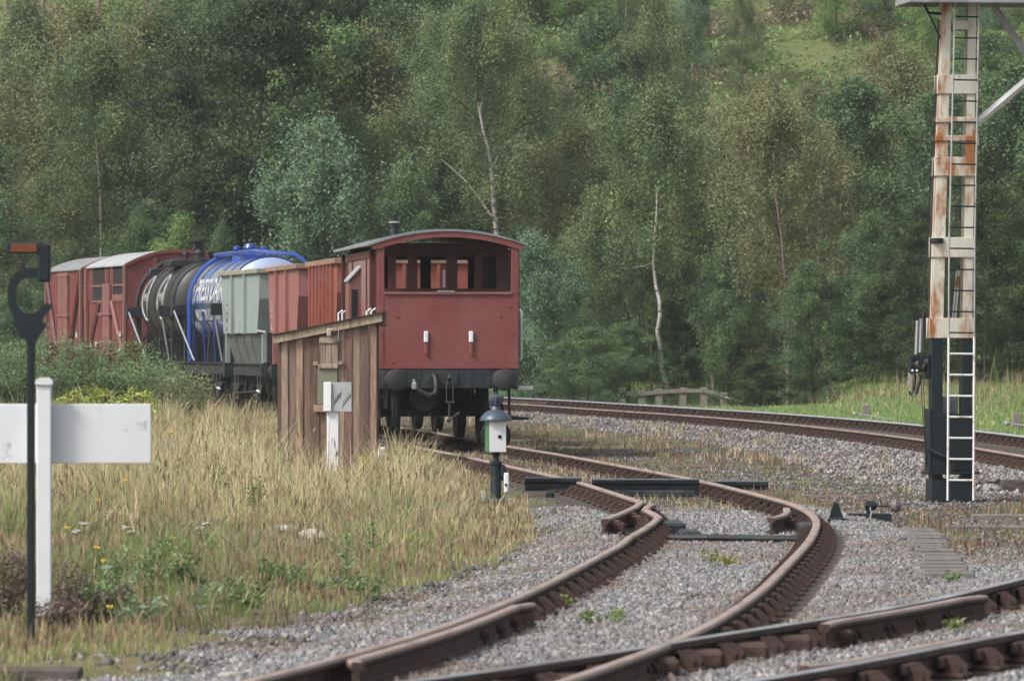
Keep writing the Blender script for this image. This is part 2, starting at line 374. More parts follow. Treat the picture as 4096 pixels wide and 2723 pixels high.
def mr(f, a, b, c=0., d=1.):
    q = n.nodes.new('ShaderNodeMapRange'); L.new(f, q.inputs['Value'])
    for s, val in zip(('From Min', 'From Max', 'To Min', 'To Max'), (a, b, c, d)): q.inputs[s].default_value = val
    return q.outputs[0]
dirt = mixc(mr(noise(3), .35, .65), (.10, .085, .07), (.17, .145, .125))
dirt = mixc(mr(noise(25), .4, .65), dirt, (.055, .05, .048))
gr = mixc(mr(noise(2.2), .35, .65), (.12, .17, .06), (.20, .20, .085)); gr = mixc(mr(noise(30), .5, .7), gr, (.05, .05, .03))
stw = mixc(mr(noise(6), .35, .65), (.26, .20, .12), (.15, .10, .07))
vb = n.nodes.new('ShaderNodeTexVoronoi'); vb.inputs['Scale'].default_value = 22; L.new(tc.outputs['Object'], vb.inputs['Vector'])
stn = mixc(mr(vb.outputs['Distance'], .0, .55), (.22, .215, .215), (.05, .048, .047)); stn = mixc(mr(noise(1.2), .4, .7), stn, (.15, .13, .12))
c = mixc(sp.outputs[1], dirt, gr); c = mixc(sp.outputs[2], c, stw); c = mixc(sp.outputs[0], c, stn)
L.new(c, pb.inputs['Base Color'])
bp = n.nodes.new('ShaderNodeBump'); bp.inputs['Strength'].default_value = .8; bp.inputs['Distance'].default_value = .03
L.new(noise(18), bp.inputs['Height']); L.new(bp.outputs[0], pb.inputs['Normal'])
me = indexed_mesh('ground', V, Fc, mg, np.stack([b_, g_, s_], 1))
me.polygons.foreach_set('use_smooth', [True]*len(me.polygons))
go = link('ground', me); tag(go, kind='structure')

# ------------------------------------------------------------------ tracks
RAILP = [(-.024, 0), (.024, 0), (.033, -.006), (.036, -.020), (.037, -.038), (.018, -.05), (.010, -.06), (.010, -.115), (.03, -.122), (.034, -.145), (-.034, -.145), (-.03, -.122), (-.010, -.115), (-.010, -.06), (-.018, -.05), (-.037, -.038), (-.036, -.020), (-.033, -.006)]
def rail(name, pts, parent, shiny=False, zt=0.):
    """pts: list of (x, y[, z]) along the head"""
    P = np.array([(p[0], p[1], (p[2] if len(p) > 2 else 0)+zt) for p in pts]); T = np.gradient(P[:, :2], axis=0); T /= np.linalg.norm(T, axis=1)[:, None]
    N = np.stack([T[:, 1], -T[:, 0]], 1); m = MB(); vs = []; k = len(RAILP)
    for p, nn in zip(P, N):
        for (a, b) in RAILP: vs.append((p[0]+nn[0]*a, p[1]+nn[1]*a, p[2]+b))
    fs = []; mi = []
    for i in range(len(P)-1):
        for j in range(k):
            fs.append((i*k+j, (i+1)*k+j, (i+1)*k+(j+1) % k, i*k+(j+1) % k)); mi.append(1 if j in ((0, 1, k-1) if shiny == 2 else (0, 1, 2, k-1, k-2)) else 0)
    fs.append(tuple(range(k))); fs.append(tuple((len(P)-1)*k+j for j in range(k))[::-1]); mi += [0, 0]
    m.v = vs; m.f = fs; m.mi = mi; m.c = [None]*len(fs)
    return m.build(name, [M_RUST, M_WORN if shiny == 2 else (M_STEEL if shiny else M_HEAD)], parent)
def chair_mesh():
    m = MB()
    m.bbox(-.185, .185, -.10, .10, -.165, -.135, .008)
    for s in (-1, 1):
        pts = [(s*.16, -.136), (s*.165, -.10), (s*.10, -.045), (s*.062, -.042), (s*.048, -.136)]
        for y0, y1 in ((-.085, -.045), (.045, .085)): m.prism(pts, y0, y1)
        m.bbox(min(s*.048, s*.085), max(s*.048, s*.085), -.085, .085, -.134, -.05, .006)
    m.bbox(-.085, -.040, -.12, .13, -.11, -.045, .01)          # key
    o = m.build('chair', M_CHAIR); me = o.data; bpy.data.objects.remove(o); return me
CHAIR = chair_mesh()
SLM = {}
def sleeper_mesh(hl):
    if hl not in SLM:
        m = MB(); m.bbox(-hl, hl, -.125, .125, -.30, -.166, .012)
        o = m.build('sleeper', M_SLEEP); SLM[hl] = o.data; bpy.data.objects.remove(o)
    return SLM[hl]
def sleepers(line, y0, y1, parent, cant=0., hl=1.29, spc=.76, zt=0.):
    y = y0
    while y < y1:
        g = float(line.slope(y)); x = float(line.x(y)); a = -math.atan(g)
        s = link('sleeper', sleeper_mesh(hl), parent, (x, y, cant/2+zt), (0, -math.atan2(cant, 1.5), a+random.uniform(-.012, .012)))
        for d in (-G2, G2):
            c = link('chair', CHAIR, s, (d, 0, 0), (0, 0, 0 if d < 0 else PI))
        y += spc/math.sqrt(1+g*g)

t = empty('railway_track', (0, 0, 0), 0, 'rusty S-curved siding running from the front of the red guard van to the crossing', 'railway track')
SIDING = t
rail('rail', [SR.off(y, 0.) for y in np.arange(24, 164, .5)], t, zt=-.003)
SL = lambda y: SC.off(y, -G2)
# left rail: broken at the trap, the far piece swings outward, the near piece has a kinked tip
far = [px(638, 501.5, F/98.0)]; 
lf = [SL(y) for y in np.arange(60.5, 164, .6)]
far_pts = [(.86, 52.4), (1.07, 54.6), (1.24, 56.6), (1.33, 58.2)]+lf
rail('rail', far_pts, t, zt=-.003)
near = [SL(y) for y in np.arange(24, 46.5, .5)]+[(.98, 47.6), (1.12, 49.3), (1.27, 51.3), (1.38, 53.1), (1.36, 54.3), (1.31, 55.6), (1.36, 56.6), (1.43, 57.4)]
rail('rail', near, t, zt=-.003)
rr = lambda y, d: SR.off(y, d)
rail('wing_rail', [(2.42, 52.8), (2.58, 53.8), (2.67, 54.8), (2.72, 56.0)], t, zt=-.004)
ck = [SC.off(y, -G2+.115+(.08 if y in (29.0,) else 0)) for y in np.arange(29.0, 35.6, .3)]
ck[0] = SC.off(29.0, -G2+.20); ck[-1] = SC.off(35.6, -G2+.18); rail('check_rail', ck, t, zt=-.005)
sleepers(SC, 33.5, 164, t)
m = MB()
for (x, y) in ((.95, 52.9), (1.15, 55.2), (2.62, 54.2), (1.02, 48.2)):
    m = MB(); m.bbox(x-.11, x+.11, y-.16, y+.16, -.16, -.05, .02); m.bbox(x-.07, x+.07, y-.1, y+.1, -.06, -.03, .01); m.build('bolted_block', M_CHAIR, t)
m = MB(); m.tube([(1.3, 51.0, -.13), (1.75, 50.8, -.12), (2.75, 50.6, -.13)], .032, 8); m.build('stretcher_rod', M_BLKDUSTY, t)
for b_c in ((1.40, 1.62, 52.6, 53.6, -.16, -.05, .02), (2.66, 2.86, 51.9, 52.7, -.16, -.04, .02), (1.52, 1.72, 51.2, 51.9, -.16, -.08, .02)): MB().bbox(*b_c).build('trap_casting', M_SLATE, t)

t = empty('railway_track', (0, 0, 0), 0, 'main line curving behind the red guard van past the low wooden fence', 'railway track')
yy = np.arange(66, 168, .7)
rail('rail', [MC.off(y, -G2) for y in yy], t, shiny=False, zt=0.01)
rail('rail', [MC.off(y, G2) for y in yy], t, shiny=True, zt=.09)
sleepers(MC, 66.5, 150, t, cant=.085)
t = empty('railway_track', (0, 0, 0), 0, 'polished line cutting across the foreground over the rusty siding', 'railway track')
yy = np.arange(22, 56, .25)
rail('rail', [FC.off(y, -G2) for y in yy], t, shiny=2); rail('rail', [FC.off(y, G2) for y in yy], t, shiny=2)
ck = [FC.off(y, -G2+.12) for y in np.arange(32.9, 36.6, .3)]; ck[-1] = FC.off(36.6, -G2+.19); ck[0] = FC.off(32.8, -G2+.19); rail('check_rail', ck, t, zt=-.004)
ck = [FC.off(y, G2-.12) for y in np.arange(29.0, 32.0, .3)]; ck[-1] = FC.off(31.9, G2-.19); ck[0] = FC.off(29.0, G2-.19); rail('check_rail', ck, t, zt=-.004)
sleepers(FC, 23, 55, t, hl=1.5)
m = MB()
for y in np.arange(27.2, 33.6, .76):
    x, y2 = FC.off(y, -G2); m = MB(); m.bbox(x-.2, x+.2, y2-.13, y2+.13, -.165, -.06, .02); m.build('crossing_chair', M_CHAIR, t)
t = empty('railway_track', (0, 0, 0), 0, 'short end of another polished rail at the lower right corner of the view', 'railway track')
rail('rail', [(2.25, 26.2), (2.75, 27.6), (3.2, 28.9)], t, shiny=True)

# ------------------------------------------------------------------ wagons
def heading(y0, L):
    x0, x1 = float(SC.x(y0)), float(SC.x(y0+L)); return math.atan2(-(x1-x0), L)
def wheel(parent, x, y, r=.47):
    m = MB(); s = 1 if x > 0 else -1
    m.lathe([(.06, -.07*s), (.10, -.06*s), (.12, -.03*s), (r*.82, -.015*s), (r*.86, .0), (r*.86, .05*s), (r, .055*s), (r, -.055*s), (r+.03, -.06*s), (r+.03, -.09*s), (r*.86, -.09*s), (.12, -.06*s)], 'x', (x, y, r), 24)
    m.build('wheel', M_BLKDUSTY, parent, smooth=True)
def running_gear(p, L, hw, wb0, wb1, zs=.92, zt=1.17, dark=M_BLACK, lev=True):
    m = MB()
    for s in (-1, 1): 
        x = s*(hw-.22)
        m.box(x-.03, x+.03, .12, L-.12, zs, zt); m.box(x-.07*(s > 0)-.0, x+.07*(s < 0)+.0, .12, L-.12, zs-.005, zs+.02); m.box(x-.08, x+.08, .12, L-.12, zt-.02, zt+.003)
    for y in (wb0, (wb0+wb1)/2, wb1): m.box(-hw+.25, hw-.25, y-.05, y+.05, zs+.03, zt-.03)
    m.build('solebar', M_BLKDUSTY, p)
    for yb in (0, L):
        s = 1 if yb == 0 else -1
        m = MB(); m.bbox(-hw, hw, min(yb, yb+.12*s), max(yb, yb+.12*s), .88, 1.185, .008)
        for xx in np.arange(-hw+.12, hw-.05, .28):
            for zz in (.95, 1.03, 1.11): m.lathe([(.016, 0), (.014, -.012*s), (.002, -.018*s)], 'y', (xx, yb-.001*s, zz), 6)
        m.build('headstock', M_SLATE, p)
        for xb in (-.87, .87):
            m = MB(); m.lathe([(.16, yb), (.13, yb-.06*s), (.09, yb-.10*s), (.085, yb-.34*s), (.05, yb-.36*s), (.05, yb-.44*s), (.175, yb-.455*s), (.178, yb-.475*s), (.15, yb-.49*s), (0.001, yb-.50*s)], 'y', (xb, 0, 1.02), 22)
            m.build('buffer', M_BLKDUSTY, p, smooth=True)
        m = MB(); m.bbox(-.15, .15, min(yb-.01*s, yb-.03*s), max(yb-.01*s, yb-.03*s), .94, 1.14, .01)
        m.tube([(0, yb-.02*s, 1.03), (0, yb-.18*s, 1.03), (0, yb-.24*s, 1.08), (0, yb-.26*s, 1.04)], .028, 8)
        m.build('coupling_hook', M_BLKDUSTY, p)
    for wy in (wb0, wb1):
        for s in (-1, 1):
            wheel(p, s*.75, wy)
            m = MB(); x = s*.99
            m.bbox(x-.09, x+.09, wy-.14, wy+.14, .38, .60, .03)
            for j in range(5): m.bbox(x-.05, x+.05, wy-.5+.07*j, wy+.5-.07*j, .72-.028*j, .745-.028*j, .004)
            m.prism([(wy-.30, zs), (wy-.12, .36), (wy-.07, .36), (wy-.17, zs)], x-.045, x-.025, 'yz'); m.prism([(wy+.30, zs), (wy+.12, .36), (wy+.07, .36), (wy+.17, zs)], x-.045, x-.025, 'yz')
            m.build('axle_box', M_BLKDUSTY, p)
        m = MB(); m.tube([(-.95, wy, .47), (.95, wy, .47)], .07, 10); m.build('axle', M_BLKDUSTY, p)
        for s in (-1, 1):
            for q in (-1, 1): MB().bbox(s*.75-.05, s*.75+.05, wy+q*.50-.03, wy+q*.50+.03, .25, .70, .01).build('brake_shoe', M_BLACK, p)
    if lev:
        m = MB(); m.tube([(-hw+.08, wb0+.3, .60), (-hw+.05, wb1-.6, .55), (-hw+.05, wb1-.2, .50)], .022, 6); m.tube([(-hw+.08, wb0+.3, .6), (-hw+.04, wb0-.35, .62)], .022, 6)
        m.build('brake_lever', M_BLACK, p)
        m = MB(); m.tube([(-hw+.04, wb0-.35, .62), (-hw+.04, wb0-.62, .60)], .026, 6); m.build('lever_grip', M_WHITE, p)
def arch(hw, ze, zc, n=16): return [(-hw+2*hw*i/n, ze+(zc-ze)*(1-((2*i/n-1))**2)) for i in range(n+1)]

# ---- the guard's van
YB = 91.1; rz = heading(YB, 7.3)
bv = empty('brake_van', (-1.03, YB, .0), R(6.2), 'red guard van at the tail of the train with open veranda and arched grey roof', 'brake van')
HW = 1.146; L = 7.3; CAB0, CAB1 = 1.35, 5.95
running_gear(bv, L, HW, 1.75, 5.55, lev=False)
m = MB(); m.bbox(-HW, HW, 0, .05, 1.19, 2.41, .008)
m.bbox(-HW, -1.03, -.004, .09, 2.40, 3.16, .006); m.bbox(1.03, HW, -.004, .09, 2.40, 3.16, .006)
m.box(-HW, HW, -.006, .002, 1.20, 1.26)
for xx in (-HW+.055, HW-.055): m.box(xx-.045, xx+.045, -.010, -.0045, 1.27, 2.38)
ar = arch(1.225, 3.14, 3.40); lo = arch(1.05, 3.05, 3.295)
ring = [(-1.225, 3.115)]+[(x, z) for x, z in arch(1.225, 3.20, 3.405)]+[(1.225, 3.115)]+[(x, z) for x, z in arch(1.03, 3.12, 3.315)][::-1]
# arched fascia as strips
n_ = 24; A = arch(1.225, 3.20, 3.405, n_); B = [(-1.225+2.45*i/n_, max(3.115, 3.09+.225*(1-(2*i/n_-1)**2)+.0)) for i in range(n_+1)]
for i in range(n_):
    m.prism([A[i], A[i+1], B[i+1], B[i]], -.03, .04)
m.build('veranda_end', M_RED, bv)
m = MB(); m.bbox(-1.04, 1.04, -.03, .10, 2.385, 2.43, .01); m.build('veranda_rail', M_VANPALE, bv)
for xx in (-.36, .37):
    m = MB(); m.bbox(xx-.035, xx+.035, -.05, -.012, 1.62, 1.80, .012); o = m.build('lamp_bracket', M_WHITE, bv)
    m = MB(); m.bbox(xx-.03, xx+.03, -.035, -.011, 1.43, 1.60, .008); m.lathe([(.035, 0), (.03, -.012)], 'y', (xx, -.035, 1.45), 8); m.build('lamp_iron', M_RED, bv)
for (x, z) in ((-.83, 2.04), (.84, 2.04), (-.9, 1.3), (1.0, 2.2), (1.06, 1.75), (-1.08, 1.75)): MB().lathe([(.02, -.001), (.015, -.02)], 'y', (x, 0, z), 6).build('bolt', M_RED, bv)
# side walls, cabin
def van_side(s):
    m = MB(); x0, x1 = (HW-.05, HW) if s > 0 else (-HW, -HW+.05)
    m.box(x0, x1, CAB0, CAB1, 1.19, 3.12)
    for y0, y1 in ((.05, CAB0), (CAB1, L-.05)): m.box(x0+.004, x1-.004, y0, y1, 1.19, 2.02)
    return m.build('side_wall', M_FADED, bv)
van_side(1); van_side(-1)
m = MB()
for s in (-1, 1):
    for y in (.07, .62, CAB0, CAB1-.03, L-.62, L-.1):
        x = s*(HW-.02)
        if y in (.62, L-.62): continue
        m.bbox(x-.035, x+.035, y-.045, y+.045, 1.19, 3.14, .005)
    m.bbox(s*HW-.03, s*HW+.03, CAB0+.02, CAB1-.02, 1.19, 1.28, .005); m.bbox(s*HW-.025, s*HW+.025, CAB0+.02, CAB1-.02, 3.0, 3.1, .005)
    for y in (2.0, 4.9): m.bbox(s*HW-.022, s*HW+.022, y-.04, y+.04, 1.29, 3.0, .004)
m.build('corner_post', M_DKRED, bv)
for s in (-1, 1):                                     # lookout on each side
    m = MB(); x = s*HW; q = s*(HW+.20)
    m.prism([(x, 1.75), (q, 1.95), (q, 2.62), (x, 2.86)], 3.2, 4.0)
    lk = m.build('lookout', M_VANPALE, bv)
    m = MB(); m.prism([(x, 2.87), (q+s*.02, 2.63), (q+s*.02, 2.66), (x, 2.90)], 3.17, 4.03); m.build('lookout_roof', M_ROD, lk)
    for yw, yv in ((3.2, 3.19), (4.0, 4.01)):
        m = MB(); m.box(min(x+s*.06, x+s*.16), max(x+s*.06, x+s*.16), min(yw, yv), max(yw, yv), 2.0, 2.5); m.build('pane', M_WIN, lk)
# cabin ends with glazing
def bulkhead(y, name):
    m = MB(); m.box(-HW+.05, HW-.05, y, y+.04, 1.19, 2.46)
    m.box(-HW+.05, HW-.05, y, y+.04, 3.03, 3.24)
    for (a, b) in ((-1.09, -1.0), (-.86, -.73), (-.53, -.38), (.10, .28), (.56, .68), (.92, 1.09)): m.box(a, b, y-.01, y+.05, 2.44, 3.06)
    m.box(-1.0, 1.0, y-.015, y, 2.44, 2.50)
    o = m.build(name, M_DKRED, bv); return o
b1 = bulkhead(CAB0-.05, 'cabin_end'); b2 = bulkhead(CAB1, 'cabin_end')
m = MB(); m.bbox(.04, .06, CAB0-.13, CAB0-.11, 2.52, 2.75, .004); m.tube([(.05, CAB0-.12, 2.52), (.05, CAB0-.12, 2.8)], .018, 6); m.build('door_handrail', M_WHITE, bv)
m = MB(); m.box(-.18, .10, -.035, .0, 2.432, 2.452); m.build('step_plate', M_ROD, bv)
m = MB(); m.box(-HW+.06, HW-.06, .06, L-.06, 1.17, 1.19); m.build('floor', M_DARKIN, bv)
m = MB(); m.bbox(-.62, .62, 2.3, 5.0, .42, .95, .02); m.build('underframe_dark_box', M_BLACK, bv)  # black box added under the floor to darken the gap between the wheels
m = MB(); m.lathe([(.001, .9), (.22, .9), (.22, 1.3), (.001, 1.3)], 'y', (-.3, 0, .72), 14); m.build('brake_cylinder', M_BLACK, bv)
# roof
m = MB(); n_ = 24; A = arch(1.26, 3.212, 3.445, n_); B = arch(1.26, 3.182, 3.408, n_)
for i in range(n_): m.prism([A[i], A[i+1], B[i+1], B[i]], -.05, L+.05)
rf = m.build('roof', M_ROOF, bv, smooth=False)
m = MB()
for y in (.9, 2.3, 3.7, 5.1, 6.5):
    A2 = arch(1.262, 3.213, 3.462, n_)
    for i in range(n_): m.prism([A2[i], A2[i+1], (A[i+1][0], A[i+1][1]-.01), (A[i][0], A[i][1]-.01)], y-.02, y+.02)
for s in (-1, 1): m.bbox(s*1.27-.02, s*1.27+.02, -.05, L+.05, 3.175, 3.225, .006)
m.build('roof_strap', M_ROOFG, rf)
m = MB(); m.lathe([(.09, 3.30), (.09, 3.46), (.11, 3.47), (.11, 3.50), (.075, 3.52), (.075, 3.66), (.09, 3.665), (.09, 3.68), (.075, 3.69), (.075, 3.80)], 'z', (-.50, 4.2, -.10), 14)
ch = m.build('chimney', M_SLATE, rf, smooth=True)
m = MB(); m.lathe([(.11, 3.69), (.09, 3.71), (.005, 3.735)], 'z', (-.50, 4.2, -.06), 14); m.build('chimney_cap', M_ROOFG, ch)
# handrails
for s in (-1, 1):
    for y in (.25, 1.15, CAB1+.3, L-.2):
        x = s*(HW+.075); m = MB()
        m.tube([(s*HW, y, 1.32), (x, y, 1.36), (x, y, 2.12), (s*HW, y+.02, 2.17)], .016, 8); m.build('handrail', M_WHITE, bv, smooth=True)
for s in (-1, 1):
    m = MB(); m.bbox(min(s*HW, s*(HW+.30)), max(s*HW, s*(HW+.30)), .35, L-.35, .86, .905, .008); fb = m.build('footboard', M_BLACK, bv)
    m = MB(); m.bbox(min(s*(HW+.02), s*(HW+.28)), max(s*(HW+.02), s*(HW+.28)), .335, .36, .85, .915, .006); m.build('painted_end', M_WHITE, fb)
    m = MB(); m.bbox(min(s*(HW-.1), s*(HW+.22)), max(s*(HW-.1), s*(HW+.22)), .5, L-.5, .36, .40, .008)
    for y in (.7, 2.6, 4.6, 6.6): m.bbox(s*(HW-.08)-.02, s*(HW-.08)+.02, y-.03, y+.03, .39, .92, .005)
    m.build('lower_footboard', M_BLACK, bv)
# hose and coupling
m = MB(); m.tube([(-.26+.02, -.02, 1.08), (-.26+.04, -.10, 1.06), (-.20, -.16, .92), (-.22, -.17, .80), (-.33, -.18, .76), (-.45, -.17, .83), (-.53, -.16, .90)], [.045, .04, .045, .048, .05, .045, .035], 10); m.build('vacuum_hose', M_BLACK, bv, smooth=True)
m = MB(); m.bbox(-.60, -.52, -.21, -.12, .86, .98, .02); m.tube([(-.56, -.16, .96), (-.57, -.16, 1.03)], .025, 6); m.build('hose_coupling', M_ROD, bv)
m = MB()
for xx in (-.05, .055): m.tube([(xx*.6, -.24, 1.0), (xx, -.26, .92), (xx, -.27, .68), (xx*.7, -.27, .64)], .013, 6)
m.tube([(-.08, -.27, .66), (.08, -.27, .66)], .018, 6); m.tube([(0, -.27, .66), (-.01, -.27, .40)], .02, 6); m.tube([(-.02, -.28, .36), (.16, -.27, .50)], .018, 6); m.lathe([(.035, -.02), (.035, .02)], 'y', (-.02, -.28, .36), 10)
m.build('screw_coupling', M_BLKDUSTY, bv)

# ---- hopper wagons
def hopper(y0, x0, label, body, ribs, rim=M_RIM, chute=M_HDARK, marks=None, frame=M_VANRED):
    yf = y0+5.6
    p = empty('hopper_wagon', (x0, y0, 0), math.atan2(-(hopper.xn-x0), 7.2), label, 'hopper wagon', 'hopper wagons coupled behind the guard van')
    L = 5.6; hw = 1.20; zt, zm, zb = 3.05, 1.80, 1.15; zc = 2.5
    running_gear(p, L, 1.16, 1.15, 4.45)
    m = MB(); e = .55                                  # ends lean inward below zc
    V = []
    prof = [(zt, 0, hw), (zc, 0, hw), (zm, e*.55, hw)]
    def ringz(z, iy, w): return [(-w, iy, z), (w, iy, z), (w, L-iy, z), (-w, L-iy, z)]
    rs = [ringz(*q) for q in prof]; vs = sum(rs, []); fs = []
    for k in range(2):
        for j in range(4): fs.append((k*4+j, k*4+(j+1) % 4, (k+1)*4+(j+1) % 4, (k+1)*4+j))
    m.add(vs, fs); vs2 = ringz(zt, .03, hw-.03)+ringz(zc, .1, hw-.03)+ringz(zm, e*.55+.1, hw-.05)
    m.add(vs2, [(a, b, c2, d) for (a, d, c2, b) in fs])
    for s in (-1, 1):
        for q in range(1, ribs+1):
            y = L*q/(ribs+1); m.bbox(s*(hw+.035)-.035, s*(hw+.035)+.035, y-.03, y+.03, zm-.02, zt-.02, .006)
    for x in (-.62, 0, .62):
        for yy_ in (-.03, L+.03): m.bbox(x-.03, x+.03, yy_-.03, yy_+.03, zc, zt-.02, .005)
    m.build('hopper_body', body, p)
    m = MB(); t_ = .07
    m.bbox(-hw-t_, hw+t_, -.07, .02, zt-.03, zt+.07, .01); m.bbox(-hw-t_, hw+t_, L-.02, L+.07, zt-.03, zt+.07, .01)
    for s in (-1, 1): m.bbox(s*(hw+.02)-.05, s*(hw+.02)+.05, .022, L-.022, zt-.03, zt+.068, .01)
    m.build('rim', rim, p)
    m = MB(); a = ringz(zm, e*.55+.02, hw-.06); b = ringz(zb, e*1.0, hw-.22)
    m.add(a+b, [(j, (j+1) % 4, 4+(j+1) % 4, 4+j) for j in range(4)])
    for s in (-1, 1):
        for q in range(1, 4):
            y = .5+(L-1)*q/4; m.tube([(s*(hw-.05), y, zm), (s*(hw-.21), y, zb+.02)], .03, 5)
    m.build('chute', chute, p)
    m = MB()
    for s in (-1, 1):
        for y in (.10, L-.10): MB().bbox(s*(hw-.12)-.05, s*(hw-.12)+.05, y-.05, y+.05, 1.17, zm+.05, .006).build('corner_post', body, p)
        MB().tube([(s*(hw-.1), .1, zm), (s*(hw+.05), -.12, zm+.05), (s*(hw-.1), -.25, zm+.02)], .02, 6).build('grab_rail', M_ROD, p)
    MB().box(-hw+.1, hw-.1, -.02, .25, 1.17, 1.20).build('end_platform', M_BLACK, p)
    if marks: 
        for (yc, zc2, size, s_, mm, rot) in marks:
            Vt, Ft = text_mesh(s_, size, .004); m = MB()
            ct, st = math.cos(rot), math.sin(rot)
            m.add([(-hw-.006, yc-(a*ct-b*st), zc2+(a*st+b*ct)) for a, b, c3 in Vt], Ft); m.build('painted_marking', mm, p)
    return p
hopper.xn = -2.85
hp = hopper(101.0, -1.93, 'orange red hopper wagon with close ribs coupled to the guard van', M_ORANGE, 7, M_RIM, M_HDARK, [(2.6, 2.5, .25, '1', M_LETTER, 0), (2.6, 2.0, .35, 'I', M_LETTER, 0)])
hopper.xn = -3.95
hopper(108.3, -2.90, 'faded pink brown hopper wagon between the grey hopper and the orange red one', M_PINK, 2, M_RIM, M_HDARK, [(4.9, 2.15, .26, 'B 437', M_LETTER, PI/2)])
m = MB()
hopper.xn = -5.35
hopper(115.5, -3.98, 'pale grey hopper wagon coupled to the blue tank wagon', M_HGREY, 2, mat('pale_rim', (.26, .25, .19), .7, .15, 4), M_HDARK, [(4.75, 2.15, .24, 'L 84-1', M_BLACK, PI/2)])

# ---- milk tank wagons
def tank_wagon(y0, x0, x1, label, shell, fit, rowsfn, blue):
    L = 6.2; p = empty('tank_wagon', (x0, y0, 0), math.atan2(-(x1-x0), L), label, 'tank wagon', 'milk tank wagons in the middle of the train')
    running_gear(p, L, 1.16, 1.3, 4.9)
    Rt, zc = .98, 2.5; a, b = .55, L-.55; n_ = 48
    m = MB(); m.lathe([(.001, a-.22), (.35, a-.20), (.7, a-.12), (.9, a-.03), (Rt, a+.04), (Rt, b-.04), (.9, b+.03), (.7, b+.12), (.35, b+.2), (.001, b+.22)], 'y', (0, 0, zc), n_)
    sh = m.build('tank_shell', shell, p, smooth=True)
    m = MB()
    for y in (a+.05, a+.95, a+1.9, a+3.1, a+4.0, b-.05): m.lathe([(Rt+.003, y-.03), (Rt+.014, y-.03), (Rt+.014, y+.03), (Rt+.003, y+.03)], 'y', (0, 0, zc), n_)
    m.build('tank_strap', fit if blue else M_BLACK, sh, smooth=True)
    # hatch cluster
    m = MB(); yc = L/2
    m.lathe([(.42, zc+Rt-.12), (.40, zc+Rt+.06), (.30, zc+Rt+.09), (.20, zc+Rt+.12)], 'z', (0, yc, 0), 20)
    m.lathe([(.14, zc+Rt+.10), (.14, zc+Rt+.22), (.17, zc+Rt+.23), (.13, zc+Rt+.31), (.02, zc+Rt+.33)], 'z', (0, yc, 0), 16)
    for s in (-1, 1): m.lathe([(.05, zc+Rt+.06), (.05, zc+Rt+.18), (.09, zc+Rt+.19), (.08, zc+Rt+.25), (.02, zc+Rt+.27)], 'z', (s*.32, yc+.1*s, 0), 12)
    if not blue:
        m.bbox(-.14, .10, yc-.12, yc+.12, zc+Rt+.2, zc+Rt+.48, .03); m.lathe([(.26, zc+Rt+.5), (.26, zc+Rt+.54)], 'z', (0, yc, 0), 14); m.bbox(-.75, -.2, yc-.5, yc+.6, zc+Rt-.10, zc+Rt+.06, .02)
        m.tube([(-.7, yc+.5, zc+Rt+.1), (-.55, yc+2.2, zc+Rt-.02), (-.65, yc+2.4, zc+Rt-.1)], .025, 6); m.bbox(-.85, -.5, b-.4, b-.2, zc+Rt-.35, zc+Rt-.1, .03)
    m.build('hatch', fit if blue else M_BLACK, p, smooth=True)
    # hoop pipe standing off the shell
    yh = b-.9 if blue else b+.03; rh = Rt+.11
    pts = [(-rh+.02, yh, 1.18), (-rh, yh, 1.9)]+[(-rh*math.cos(t), yh, zc+rh*math.sin(t)) for t in np.linspace(0, PI, 25)]+[(rh, yh, 1.9), (rh-.02, yh, 1.18)]
    m = MB()
    for dy in ((-.07, .07) if blue else (0,)):
        m.tube([(x, y+dy, z) for x, y, z in pts], .045 if blue else .055, 8)
    if blue: 
        for q in range(0, len(pts)-1): m.tube([(pts[q][0], yh-.07, pts[q][2]), (pts[q][0], yh+.07, pts[q][2])], .02, 5)
        m.tube([(-.5, yh, zc+rh*.98), (-.2, 1.5, zc+rh*1.02), (.6, .9, zc+rh*.95), (.95, .8, zc+.75)], .05, 8)
    m.build('hoop_pipe', fit, p, smooth=True)
    if blue:
        for y in (a+.3, a+1.7, a+3.0, a+4.2, b-.2): MB().tube([(-.99, y, 2.3), (-.93, y+.06, 1.18)], .018, 6).build('tie_rod', fit, p)
    for yb in (a-.05, b+.02):                          # baulks with sloping stays
        m = MB(); m.bbox(-1.36, 1.36, yb-.09, yb+.09, 2.20, 2.46, .015); bk = m.build('end_baulk', M_BLACK, p)
        for s in (-1, 1):
            m = MB(); m.tube([(s*1.30, yb+(-.06 if yb > 3 else -.06), 2.33), (s*1.08, yb+(-1.5 if yb > 3 else .1), 1.2)], .021, 6); m.build('stay_rod', M_ROD, bk)
            m = MB(); m.bbox(s*1.02-.035, s*1.02+.035, yb-.05, yb+.05, 1.17, 2.2, .01); m.build('stanchion', M_BLACK, bk)
    m = MB()
    for y in (a+.5, L/2, b-.5): m = MB(); m.prism([(-.98, 1.17), (.98, 1.17), (.92, 1.9), (.6, 1.62), (0, 1.50), (-.6, 1.62), (-.92, 1.9)], y-.06, y+.06); m.build('saddle', M_BLACK, p)
    def wrap(V, yc, th0, r):                            # text local x along the wagon (reads left to right from outside, left side)
        out = []
        for ax, bz, _ in V:
            th = th0+bz/Rt; out.append((-r*math.cos(th), yc-ax, zc+r*math.sin(th)))
        return out
    rowsfn(p, sh, wrap, Rt, zc, a, b)
    return p
